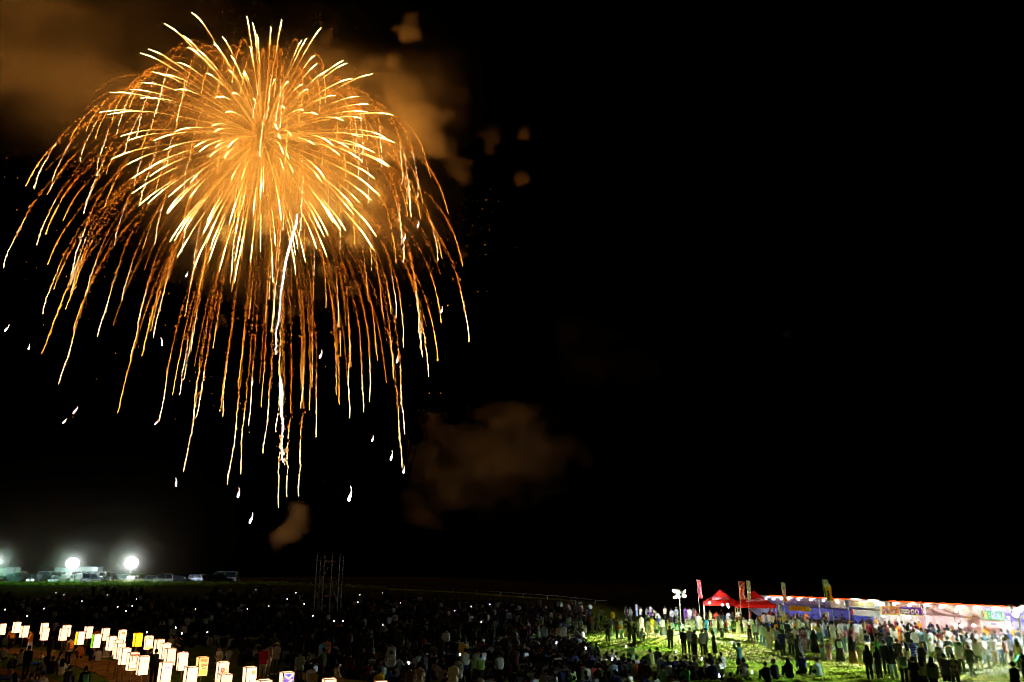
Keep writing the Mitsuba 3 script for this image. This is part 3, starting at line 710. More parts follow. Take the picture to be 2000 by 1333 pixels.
board('stall_sign', 'pale framed sign with green, blue and violet lettering near the right edge', 1917, 1195, 1963, 1212, -0.3, 'white',
      [('.08 .1 .2 .92', 0, 'cream'), ([[(.06, .95), (.06, .2)], [(.06, .6), (.1, .5)]], .12, 'deep_red'), ([ring_(.2, .5, .035, .3)], .12, 'yellow'), ([[(.28, .9), (.28, .1)], [(.28, .85), (.42, .85), (.42, .15), (.28, .15)], [(.3, .5), (.42, .5)]], .14, 'green'), ([[(.36, .9), (.44, .1)]], .12, 'teal'),
       ([ring_(.53, .55, .035, .3)], .12, 'violet'), ([[(.6, .85), (.66, .6), (.62, .4), (.7, .2)], [(.66, .9), (.72, .7)]], .11, 'blue'), ([ring_(.72, .4, .03, .2)], .1, 'sky'), ([[(.82, .8), (.92, .85), (.88, .5), (.95, .15)], [(.9, .5), (.82, .2)]], .11, 'green')], frame='sign_green')
board('stall_banner', 'pale lilac counter banner below the colourful sign', 1914, 1214, 1963, 1226, -0.1, 'white', [('0 .86 1 1', 0, 'pink'), ('.45 .3 .66 .75', 0, 'violet'), (dots(26, 12, .05, .95, .1, .8, .04), .06, 'pink')], 'banner')
board('stall_sign', 'small white price board hung on the pale back cloth', 1886, 1206, 1896, 1212, 2.5, 'white', [('.1 .6 .9 .9', 0, 'yellow'), (dots(10, 14), .1, 'red')])
board('stall_sign', 'pink and white upright board beside the tall yellow flag', 1611, 1196, 1620, 1214, -0.5, 'white', [('.05 .05 .95 .5', 0, 'pink'), (dots(20, 15), .05, 'red')])

# ------------------------------------------------------------------ the red tents
mat('tent_red', (0.62, 0.015, 0.012)); mat('tent_post', (0.75, 0.62, 0.40))
TENTS = []
for i, (cx, cy, lab) in enumerate(((22.3, 86.5, 'red pyramid tent, the left and farther of the pair'), (24.3, 81.3, 'red pyramid tent behind the red flag, the right and nearer of the pair'))):
    k = key_of('canopy_tent'); tag(k, lab, 'tent', 'red canopy tents')
    w, ze, za = 1.85, 2.45, 3.72; rot = math.radians(-12)
    C = lambda x, y, z: np.array([cx + x * math.cos(rot) - y * math.sin(rot), cy + x * math.sin(rot) + y * math.cos(rot), z])
    cs = [(-w, -w), (w, -w), (w, w), (-w, w)]
    for q in range(4):
        a, b = cs[q], cs[(q + 1) % 4]
        sg = lambda u, v: np.hstack([0 * u, 0 * u, -0.10 * np.sin(np.pi * np.clip(v, 0, 1)) - 0.03 * np.sin(np.pi * u) * (1 - v)])
        part(k, 'roof_panel', sheet(C(*a, ze), C(*b, ze), C(b[0] * .02, b[1] * .02, za), C(a[0] * .02, a[1] * .02, za), 0.01, nu=8, nv=8, fn=sg), 'tent_red', smooth=30)
        wv = lambda u, v: np.hstack([0 * u, 0 * u, -0.03 * np.sin(np.pi * u)])
        vk = part(k, 'valance', sheet(C(*a, ze - 0.30), C(*b, ze - 0.30), C(*b, ze - 0.005), C(*a, ze - 0.005), 0.01, nu=8, fn=wv), 'tent_red')
        if q == 0:
            d = (C(*b, 0) - C(*a, 0)) / (2 * w); nn = np.array([d[1], -d[0], 0]); nn = nn / np.linalg.norm(nn)
            part(k, 'lettering', strokes([[(x, y) for x, y in l] for l in SCRIPT], 0.12, lambda x, y: np.array([C(*a, ze + 0.32) + d * (0.95 + 0.36 * p) + (np.array([0, 0, 1]) * .62 - nn * .78) * (0.36 * r) for p, r in zip(x, y)]) + nn * 0.05 + [0, 0, 0.0], 0.06, nn * 0.6 + [0, 0, .8]), 'sign_pink')
    for q in cs:
        part(k, 'leg', bar(C(q[0] * .97, q[1] * .97, 0), C(q[0] * .97, q[1] * .97, ze - 0.01), 0.05, 8), 'tent_post')
    part(k, 'table', tri(Manifold.hull_points([C(x, y, z) for x in (-1.5, 1.5) for y in (-1.35, -0.8) for z in (0.72, 0.77)])), 'sign_white')
    for x in (-1.0, 0.1, 1.0):
        part(k, 'cooler', box(*C(x, 0.3, 0.3), 0.7, 0.5, 0.55), 'sign_' + ('red' if x < 0.5 else 'blue'))
for px, py, y, lab in ((1386, 1178, 85.0, 'orange glowing bulb under the left red tent'), (1411, 1182, 80.0, 'glowing bulb under the left side of the right red tent'), (1421, 1181, 80.2, 'glowing bulb in the middle of the right red tent, upper one'),
                       (1422.5, 1186, 80.2, 'glowing bulb in the middle of the right red tent, lower one'), (1455.5, 1182, 80.5, 'glowing bulb at the right corner of the right red tent')):
    bulb(on_y(px, py, y), lab, 'bulbs under the red tents')

# ------------------------------------------------------------------ banner flags on poles
def flag(px, y_top, y_base, Y_, xa, xb, ya, yb, bands, letters, label, lean=0.0, script=None):
    """Pole at pixel px from y_top down; cloth between columns xa..xb and rows ya..yb; bands: (0..1 from the top, paint)."""
    k = key_of('banner_flag'); tag(k, label, 'flag', 'tall banner flags by the stalls')
    top = on_y(px, y_top, Y_); g = on_y(px + lean, 1150, Y_); b = np.array([g[0], Y_, 0.0])
    part(k, 'pole', bar(b, top, 0.022, 8), 'pole_white')
    base = tri(Manifold.cylinder(0.22, 0.24, 0.2, 12).translate([b[0], b[1], 0])); part(k, 'foot', base, 'sign_grey')
    c = [on_y(xa, ya, Y_), on_y(xb, ya + 1, Y_), on_y(xb + lean, yb, Y_), on_y(xa + lean, yb, Y_)]
    part(k, 'arm', bar(c[0], c[1], 0.012, 6), 'pole_white')
    lerp = lambda u, v: (c[0] * (1 - u) + c[1] * u) * (1 - v) + (c[3] * (1 - u) + c[2] * u) * v
    wave = lambda u, v: 0.05 * np.sin(u * 3 + v * 7) * u
    for j, (v0, v1, col) in enumerate(bands):
        m = quad(lerp(0, v0), lerp(1, v0), lerp(1, v1), lerp(0, v1), 5, 8, lambda u, v: np.hstack([0 * u, wave(u, v0 + v * (v1 - v0)), 0 * u]))
        part(k, 'cloth', m, 'sign_' + col)
    wpx, hpx = np.linalg.norm(c[1] - c[0]), np.linalg.norm(c[3] - c[0])
    to3 = lambda x, y: np.array([lerp(a, b_) + [0, wave(a, b_) - 0.02, 0] for a, b_ in zip(x, y)])
    if script:
        L2 = [[(0.86 - 0.72 * y / 1.2, 0.94 - 0.88 * x / 4.9) for x, y in q] for q in SCRIPT]
        asp = hpx / wpx
        L3 = [[(u, v * asp) for u, v in q] for q in L2]
        part(k, 'lettering', strokes(L3, 0.085, lambda x, y: to3(x, y / asp), 0.008, (0, -1, 0)), 'sign_' + script)
    for text, v0, v1, u0, u1, wd, col in letters:
        asp = hpx / wpx
        L3 = [[(u, (1 - v) * asp) for u, v in q] for q in (column_of(text, u0, 1 - v1, u1 - u0, v1 - v0) if isinstance(text, str) else [[(u0 + (u1 - u0) * a, 1 - (v0 + (v1 - v0) * b)) for a, b in q] for q in text])]
        part(k, 'lettering', strokes(L3, wd, lambda x, y: to3(x, y / asp), 0.008, (0, -1, 0)), 'sign_' + col)


flag(1361, 1132, 1232, 84.0, 1362, 1369, 1133, 1169, [(0, 1, 'deep_red')], [], 'dark red flag with pale script lettering at the left corner of the tents', 3, 'pink')
flag(1442.5, 1135, 1232, 79.0, 1443, 1454, 1136, 1172, [(0, 1, 'red')], [], 'bright red flag with white script lettering before the right tent', 1, 'white')
flag(1457.5, 1134, 1232, 78.0, 1458.5, 1465, 1134.5, 1173, [(0, .35, 'tan'), (.35, .62, 'cream'), (.62, 1, 'tan')], [([_arc(.5, .5, .4, .45, 0, 360)], .40, .56, .1, .9, .15, 'black'), (dots(16, 31), .62, .96, .15, .85, .1, 'brown'), (dots(10, 32), .06, .32, .15, .85, .1, 'brown')], 'brown and cream flag with a dark emblem beside the bright red flag', 2)
flag(1525.5, 1137, 1240, 70.0, 1526.5, 1533, 1138, 1176, [(0, .2, 'cream'), (.2, .34, 'grey'), (.34, .8, 'pink'), (.8, 1, 'orange')], [(dots(12, 33), .05, .95, .2, .8, .1, 'white')], 'narrow twisted grey and pink flag above the blue stall', 4)
flag(1605.5, 1131, 1250, 60.5, 1607, 1617, 1132, 1174, [(0, .3, 'white'), (.3, 1, 'yellow')], [('一番搾り', .34, .97, .34, .72, .1, 'black'), ([_arc(.5, .5, .3, .3, 0, 360)], .12, .2, .35, .65, .12, 'grey')], 'tall white and yellow flag with black vertical lettering', 8)
flag(1618, 1141, 1250, 61.0, 1618.6, 1622, 1142, 1174, [(0, .15, 'cream'), (.15, 1, 'orange')], [], 'narrow orange flag half hidden behind the tall yellow flag', 5)
flag(1524.5, 1190, 1245, 66.0, 1526, 1533, 1194, 1214, [(0, .45, 'white'), (.45, 1, 'yellow')], [(dots(10, 35), .5, .95, .15, .85, .12, 'brown')], 'short white and yellow flag standing among the heads before the blue stall', 1)
flag(1519.5, 1179, 1240, 69.0, 1520.5, 1526, 1182, 1200, [(0, 1, 'cream')], [(dots(8, 36), .1, .95, .2, .8, .12, 'tan')], 'small pale cream flag left of the short white and yellow flag', 1)

# ------------------------------------------------------------------ the dirt path and the paper lanterns
LANT = [(5.5, 1218, 15), (34.3, 1215, 15), (49.5, 1222, 16), (88.5, 1217, 16), (89.5, 1226.5, 16), (132, 1221, 15), (125.5, 1227, 16), (157.8, 1233.5, 16), (174, 1223.5, 16), (189.5, 1238.5, 16), (207.5, 1227, 16), (219.5, 1242.5, 17),
        (240, 1230.5, 17), (232.5, 1250, 17), (236.5, 1256, 17), (246, 1265, 18), (261.5, 1274, 19), (281.5, 1281, 20), (271, 1236.5, 17), (292.8, 1241.5, 17), (312.5, 1248.5, 17), (324.5, 1256, 18), (334.5, 1266, 18), (359, 1274, 21),
        (324.5, 1293, 22), (374, 1302, 23), (396.5, 1282.5, 23), (436, 1292, 24), (440.5, 1316, 24), (490, 1302, 24), (517.5, 1327, 24), (561, 1312, 24), (643, 1325, 24), (744, 1331, 23)]
P_L = np.array([on_z(x, y, 1.98) for x, y, w in LANT])
ALBEDO_PATH = None


def dirt(p, n, uv):
    a = mikit.fbm(p.x * 0.9, p.y * 0.9, 2.0, 4)
    b = mikit.noise(p.x * 7, p.y * 7, 1.0)
    return mikit.mix((0.20, 0.095, 0.022), (0.34, 0.19, 0.06), a) * (0.7 + 0.6 * b)


scene['dirt'] = {'type': 'diffuse', 'reflectance': mikit.proc(dirt)}


def ribbon(mid, width, z, seed):
    g = np.random.default_rng(seed)
    s = np.linspace(0, len(mid) - 1, 60); mid = np.array(mid)
    c = np.stack([np.interp(s, np.arange(len(mid)), mid[:, k]) for k in (0, 1)], 1)
    t = np.gradient(c, axis=0); t /= np.linalg.norm(t, axis=1, keepdims=True); n = np.stack([-t[:, 1], t[:, 0]], 1)
    cols = []
    for u in np.linspace(-1, 1, 7):
        wob = 0.22 * (meshkit.fbm(np.stack([c[:, 0] * .8, c[:, 1] * .8, 0 * s + u * 3], 1), 3, seed) - .5) * abs(u) * 2
        q = c + n * (u * width / 2 + wob)[:, None] if np.ndim(wob) else c
        cols.append(np.column_stack([q, ground_z(q[:, 0], q[:, 1]) + z + 0.03 * (1 - u * u)]))
    v = np.stack(cols, 1).reshape(-1, 3)
    k = (np.arange(59)[:, None] * 7 + np.arange(6)).ravel()
    return trimesh.Trimesh(v, np.vstack([np.stack([k, k + 7, k + 8], 1), np.stack([k, k + 8, k + 1], 1)]), process=False)


pm = [on_z(x, y)[:2] for x, y in ((-60, 1268), (0, 1270), (70, 1277), (140, 1288), (200, 1300), (250, 1318), (290, 1345), (330, 1400), (360, 1480))]
put('path', ribbon(pm, 2.6, 0.034, 3), 'dirt', smooth=True); tag('path', 'bare earth path between the two rows of lanterns', kind='structure')
pm = [on_z(x, y)[:2] for x, y in ((-80, 1306), (-10, 1310), (20, 1314), (50, 1322), (80, 1336), (100, 1360))]
put('path_001', ribbon(pm, 1.5, 0.034, 4), 'dirt', smooth=True); tag('path_001', 'second strip of bare earth at the bottom left corner', kind='structure')

# boards standing in for the path, lantern light painted in as mustard yellow
mat('lit_path_yellow', (0.42, 0.30, 0.01))
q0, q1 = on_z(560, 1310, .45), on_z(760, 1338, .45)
t = 'walkway_fence'; tag(t, 'low mustard yellow boards standing in for the lantern lit path', 'fence')
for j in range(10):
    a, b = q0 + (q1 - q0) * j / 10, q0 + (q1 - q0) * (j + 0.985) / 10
    part(t, 'board', sheet((a[0], a[1], .12), (b[0], b[1], .12), (b[0], b[1], .45), (a[0], a[1], .45), 0.03), 'lit_path_yellow')
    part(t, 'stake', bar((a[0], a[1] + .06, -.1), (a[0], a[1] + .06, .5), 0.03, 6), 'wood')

LT = np.array([2.6, 1.55, 0.84])                       # light of the paper
hw = 0.205
shade = tri(Manifold.cube([2 * hw, 2 * hw, 0.74], True).translate([0, 0, 0.37]))
edges = [box(sx * hw, sy * hw, 0.37, 0.03, 0.03, 0.79) for sx in (-1, 1) for sy in (-1, 1)] + [box(0, sy * hw, z, 2 * hw, 0.02, 0.022) for sy in (-1, 1) for z in (-0.005, 0.745)] + [box(sx * hw, 0, z, 0.02, 2 * hw, 0.022) for sx in (-1, 1) for z in (-0.005, 0.745)]
frame = cat(edges)
post = bar((0, 0, -1.26), (0, 0, -0.01), 0.022, 6)
mat('paper', (0.7, 0.66, 0.6))
shade_ply, frame_ply, post_ply = mikit.ply(shade), mikit.ply(frame), mikit.ply(post)
FACE = lambda lines: [[(-0.185 + 0.37 * x, 0.03 + 0.68 * y) for x, y in q] for q in lines]
front = lambda x, y: np.stack([x, 0 * x - hw - 0.004, y], 1)


def face_patch(x0, y0, x1, y1):
    return box(-0.185 + 0.37 * (x0 + x1) / 2, -hw - 0.005, 0.03 + 0.68 * (y0 + y1) / 2, 0.37 * (x1 - x0), 0.006, 0.68 * (y1 - y0))


def face_lines(lines, wd):
    return strokes(FACE(lines), wd, front, 0.006, (0, -1, 0))


side_patch = box(-hw - 0.005, 0, 0.37, 0.006, 0.37, 0.70)
glow = {'yellow': (1.9, .95, .012), 'green': (.25, .9, .01), 'orange': (1.5, .42, .06), 'red': (1.1, .10, .04), 'purple': (.55, .16, .85), 'brown': (.42, .14, .03), 'gold': (1.7, .85, .08), 'blue': (.08, .10, .9), 'pale': (2.6, 1.3, .6), 'grey': (.5, .42, .5), 'pink': (1.8, .35, .5)}
ART = {  # lantern number -> (what its label says, own paper light, [(piece, ink)])
    7: ('with a yellow left side', None, [(side_patch, 'yellow')]), 9: ('with a green left side', None, [(side_patch, 'green')]),
    12: ('with an orange square near its top', None, [(face_patch(.25, .68, .78, .9), 'orange'), (box(0, 0, .76, .12, .12, .03), 'pink')]),
    16: ('with a brown drawing of branches', None, [(face_lines([[(.05, .98), (.3, .7), (.2, .5)], [(.95, .95), (.8, .6), (.9, .2)], [(.1, .9), (.9, .9)], [(.5, .95), (.7, .75)], [(.85, .45), (.6, .3)]], .05), 'brown'), (face_patch(.1, .85, .9, .97), 'red'), (face_patch(.1, .02, .9, .12), 'orange')]),
    17: ('with a small yellow dot on its face', None, [(face_patch(.42, .72, .56, .80), 'yellow')]),
    18: ('of yellow paper with dark red spots', (2.3, 1.18, .012), [(face_patch(x, y, x + .11, y + .05), 'red') for x, y in ((.3, .74), (.72, .8), (.28, .52), (.72, .6), (.25, .32), (.7, .22), (.45, .08), (.7, .36))]),
    19: ('with an orange drawing, right of the spotted one', None, [(face_lines([[(.15, .9), (.4, .95), (.6, .85), (.9, .92)], [(.2, .8), (.5, .85), (.85, .78)], [(.1, .25), (.5, .2), (.9, .3)]], .04), 'orange'), (face_patch(.1, .03, .9, .14), 'yellow')]),
    21: ('with a red corner at its lower left', None, [(face_patch(.02, .02, .1, .2), 'red')]),
    23: ('with a pink topped frame and a red corner mark', None, [(face_lines([_arc(.75, .8, .12, .07, 0, 360)], .03), 'pale'), (face_patch(.8, .02, .98, .12), 'red'), (box(0, 0, .765, .09, .09, .03), 'pink')]),
    24: ('with a purple arch drawn near its top', None, [(face_lines([_arc(.55, .62, .3, .17, 10, 170)], .035), 'purple')]),
    25: ('with a small dark kanji near its top', None, [(face_lines([[(.3 + .32 * x, .68 + .17 * y) for x, y in q] for q in KANA['北']], .018), 'purple')]),
    26: ('painted orange and yellow all over', (2.0, 1.05, .30), [(face_lines([_arc(.42, .58, .14, .07, 0, 360), _arc(.78, .6, .12, .06, 0, 360), [(.2, .8), (.5, .84), (.85, .78)], [(.35, .42), (.6, .38), (.8, .44)]], .04), 'brown'), (face_patch(.1, .84, .92, .97), 'orange'), (face_patch(.12, .06, .9, .3), 'gold')]),
    27: ('with a red and orange figure on its face', None, [(face_lines([_arc(.4, .62, .16, .09, 0, 360), [(.4, .5), (.3, .3), (.2, .2)]], .07), 'red'), (face_lines([_arc(.72, .56, .16, .1, 0, 360), [(.6, .8), (.9, .85)]], .035), 'orange')]),
    29: ('with a small orange ring and a dark leaf', None, [(face_lines([_arc(.7, .78, .12, .07, 0, 360)], .05), 'orange'), (face_patch(.22, .7, .32, .75), 'grey'), (face_lines([[(.3, .3), (.45, .4), (.55, .35)]], .05), 'grey')]),
    31: ('with a blue and purple painting on its front', None, [(face_patch(.02, .02, .98, .98), 'blue'), (face_patch(.08, .55, .5, .8), 'purple'), (face_patch(.55, .3, .9, .55), 'red'), (face_patch(.3, .1, .6, .3), 'purple'), (face_lines([[(.1, .9), (.5, .75), (.9, .95)], [(.2, .45), (.6, .6), (.85, .7)]], .06), 'pale')]),
}
gl_ = np.random.default_rng(9)
ink_n = 0
plain = []
for n_ in range(2):
    group_of(f'lantern_kind_{n_}', 'paper', {'pole': (post, None, 0, 'wood'), 'frame': (frame, None, 0, 'frame_wood'), 'paper_shade': (shade, LT * (1.0 if n_ else 0.86), 14.0)})
for i, (px, py, w) in enumerate(LANT):
    p = P_L[i]; z = p[2] - 0.76
    away = math.atan2(p[0], p[1])                       # bearing of the lantern from the path's end
    yaw = -away + math.radians(gl_.uniform(8, 22)) * (1 if px < 600 else 0.7)
    m = placed(p[0], p[1], z, yaw, 1.0)
    tilt = np.eye(4); tilt[0, 2], tilt[1, 2] = gl_.uniform(-.03, .03), gl_.uniform(-.02, .02); m = m @ tilt
    k = key_of('paper_lantern')
    if i in ART:
        what, own, pieces = ART[i]
        part(k, 'pole', post_ply, 'wood', m=m); part(k, 'frame', frame_ply, 'frame_wood', m=m)
        part(k, 'paper_shade', shade_ply, 'paper', m=m, emit=own or LT, weight=1.0)
        ink = {}
        for q, c in pieces: ink.setdefault(c, []).append(q)
        for c, q in ink.items():
            part(k, 'drawing', cat(q), 'paper', m=m, emit=glow[c], weight=0.05)
        tag(k, f'glowing paper lantern on a pole {what}', 'paper lantern', 'paper lanterns along the path')
    else:
        copy_of(k, f'lantern_kind_{i % 2}', m); plain.append((px, k))
plain.sort()
NAMES = {0: 'cut off by the left edge', 1: 'second from the left edge of the photo', 2: 'third from the left edge of the photo'}
for r, (px, k) in enumerate(plain):
    tag(k, f'plain white glowing paper lantern on a pole, {ORD[r]} of the undrawn ones', 'paper lantern', 'paper lanterns along the path')
#@@S4@@
# ------------------------------------------------------------------ people
def V(*a): return np.array(a, float)


def pose_joints(pose):
    """Joints of a 1.70 m figure facing +y with its feet (or seat) on z = 0."""
    lean, pel, bend = 0.0, V(0, 0, .93), 0.0
    leg = {s: [V(s * .09, 0, .90), V(s * .10, .02, .49), V(s * .10, -.02, .07)] for s in (-1, 1)}
    arm = {s: [V(s * .04, -.02, -.27), V(s * .04, .06, -.50)] for s in (-1, 1)}          # elbow and wrist from the shoulder
    look = V(0, .015, .145)
    if pose == 'stand2':
        leg[1] = [V(.09, 0, .90), V(.13, .07, .49), V(.15, .03, .07)]; arm[1] = [V(.06, -.05, -.26), V(-.02, .15, -.36)]; lean = -.02
    elif pose == 'folded':
        arm = {s: [V(s * .04, .05, -.27), V(-s * .20, .25, -.22)] for s in (-1, 1)}
    elif pose == 'hip':
        arm[1] = [V(.19, -.07, -.22), V(.00, .03, -.42)]; arm[-1] = [V(-.08, -.03, -.27), V(-.02, .18, -.40)]
    elif pose == 'hold':
        arm = {s: [V(s * .05, .02, -.27), V(-s * .08, .27, -.20)] for s in (-1, 1)}; look = V(0, .05, .135)
    elif pose == 'walk':
        leg[1] = [V(.09, 0, .90), V(.10, .19, .50), V(.10, .22, .09)]; leg[-1] = [V(-.09, 0, .90), V(-.10, -.05, .49), V(-.10, -.30, .14)]
        arm[1] = [V(.05, -.13, -.25), V(.05, -.12, -.49)]; arm[-1] = [V(-.05, .10, -.25), V(-.05, .25, -.44)]; lean = .05
    elif pose == 'raise':
        arm = {s: [V(s * .05, .20, .08), V(-s * .07, .26, .32)] for s in (-1, 1)}; look = V(0, -.01, .15); lean = -.05
    elif pose == 'wave':
        arm[1] = [V(.12, .05, .18), V(.16, .10, .44)]
    elif pose == 'bend':
        lean = .75; arm = {s: [V(s * .04, .05, -.27), V(s * .02, .14, -.50)] for s in (-1, 1)}; leg = {s: [V(s * .09, -.06, .88), V(s * .10, .06, .47), V(s * .10, -.02, .07)] for s in (-1, 1)}; pel = V(0, -.08, .90); look = V(0, .10, .11)
    elif pose == 'sit':        # knees drawn up, arms round them
        pel = V(0, 0, .13); lean = .16; bend = .25
        leg = {s: [V(s * .09, .02, .12), V(s * .15, .40, .44), V(s * .11, .54, .07)] for s in (-1, 1)}
        arm = {s: [V(s * .07, .16, -.22), V(-s * .06, .36, -.24)] for s in (-1, 1)}; look = V(0, .02, .145)
    elif pose == 'sit2':       # cross-legged, leaning back on one hand
        pel = V(0, 0, .12); lean = -.12
        leg = {s: [V(s * .10, .02, .12), V(s * .36, .34, .16), V(-s * .06, .42, .06)] for s in (-1, 1)}
        arm[1] = [V(.14, -.10, -.24), V(.18, -.22, -.46)]; arm[-1] = [V(-.08, .10, -.25), V(.02, .32, -.30)]; look = V(0, -.03, .145)
    elif pose == 'kneel':
        pel = V(0, 0, .26); lean = .1; bend = .1
        leg = {s: [V(s * .10, .02, .24), V(s * .13, .38, .08), V(s * .09, -.06, .07)] for s in (-1, 1)}
        arm = {s: [V(s * .06, .08, -.26), V(-s * .04, .26, -.36)] for s in (-1, 1)}
    elif pose == 'crouch':
        pel = V(0, -.06, .36); lean = .55; bend = .3
        leg = {s: [V(s * .10, -.04, .34), V(s * .17, .36, .50), V(s * .12, .16, .07)] for s in (-1, 1)}
        arm = {s: [V(s * .06, .18, -.20), V(-s * .04, .38, -.26)] for s in (-1, 1)}; look = V(0, .06, .13)
    c, n = math.cos(-lean), math.sin(-lean)
    Rm = np.array([[1, 0, 0], [0, c, -n], [0, n, c]])
    up = lambda x, y, z: pel + Rm @ V(x, y, z)
    J = {'pel': pel, 'waist': up(0, .01 - bend * .05, .15), 'chest': up(0, .0, .32), 'neck': up(0, .0 + bend * .08, .50), 'lean': Rm}
    J['head'] = J['neck'] + V(0, .015, .0) + look
    for s in (-1, 1):
        sh = up(s * .165, bend * .08, .44)
        J['arm', s] = [sh, sh + arm[s][0], sh + arm[s][1]]
        J['leg', s] = leg[s]
        J['up'] = up
    return J


def blob(p, r, sx=1, sy=1, sz=1, n=12):
    return Manifold.sphere(r, n).scale([sx, sy, sz]).translate([float(v) for v in p])


def chain(ps, rs, n=8):
    return [Manifold.batch_hull([ball(ps[i], rs[i], n), ball(ps[i + 1], rs[i + 1], n)]) for i in range(len(ps) - 1)]


def add_all(ms):
    out = ms[0]
    for m in ms[1:]: out = out + m
    return out


def hand(wr, el, s, curl=0.5):
    """Palm, four unequal bent fingers and a thumb leaving the palm's side."""
    d = wr - el; d /= np.linalg.norm(d)
    side = np.cross(d, V(0, 1, 0.2)); side = side / (np.linalg.norm(side) + 1e-9) * s
    nrm = np.cross(side, d)
    ms = [Manifold.batch_hull([ball(wr, .022, 6), ball(wr + d * .085 + side * .028, .013, 6), ball(wr + d * .085 - side * .028, .013, 6), ball(wr + d * .02 + side * .02, .014, 6), ball(wr + d * .02 - side * .02, .014, 6)])]
    for k, ln in enumerate((.062, .074, .069, .052)):
        b = wr + d * .085 + side * (.030 - .020 * k)
        m = b + d * ln * .55 - nrm * ln * .2 * curl
        ms += chain([b, m, m + d * ln * .40 - nrm * ln * .35 * curl], [.0095, .0085, .007], 4)
    b = wr + d * .03 + side * .03
    ms += chain([b, b + side * .03 + d * .03, b + side * .035 + d * .06 - nrm * .01], [.011, .010, .008], 4)
    return ms


def torso(J, g, hem=None):
    u = J['up']
    low = [ball(J['leg', s][0], .105 + g, 10) for s in (-1, 1)] + [ball(u(s * .06, .01, .14), .092 + g, 10) for s in (-1, 1)]
    mid = [ball(u(s * .06, .01, .14), .092 + g, 10) for s in (-1, 1)] + [ball(u(s * .085, .01, .32), .095 + g, 10) for s in (-1, 1)]
    top = [ball(u(s * .085, .01, .32), .095 + g, 10) for s in (-1, 1)] + [ball(J['arm', s][0] + V(-s * .012, 0, -.005), .062 + g, 10) for s in (-1, 1)] + [ball(J['neck'] - V(0, 0, .02), .05 + g, 8)]
    hl = [Manifold.batch_hull(low), Manifold.batch_hull(mid), Manifold.batch_hull(top)]
    return hl


MESH = {}


def limb_point(a, b, t): return a + (b - a) * t


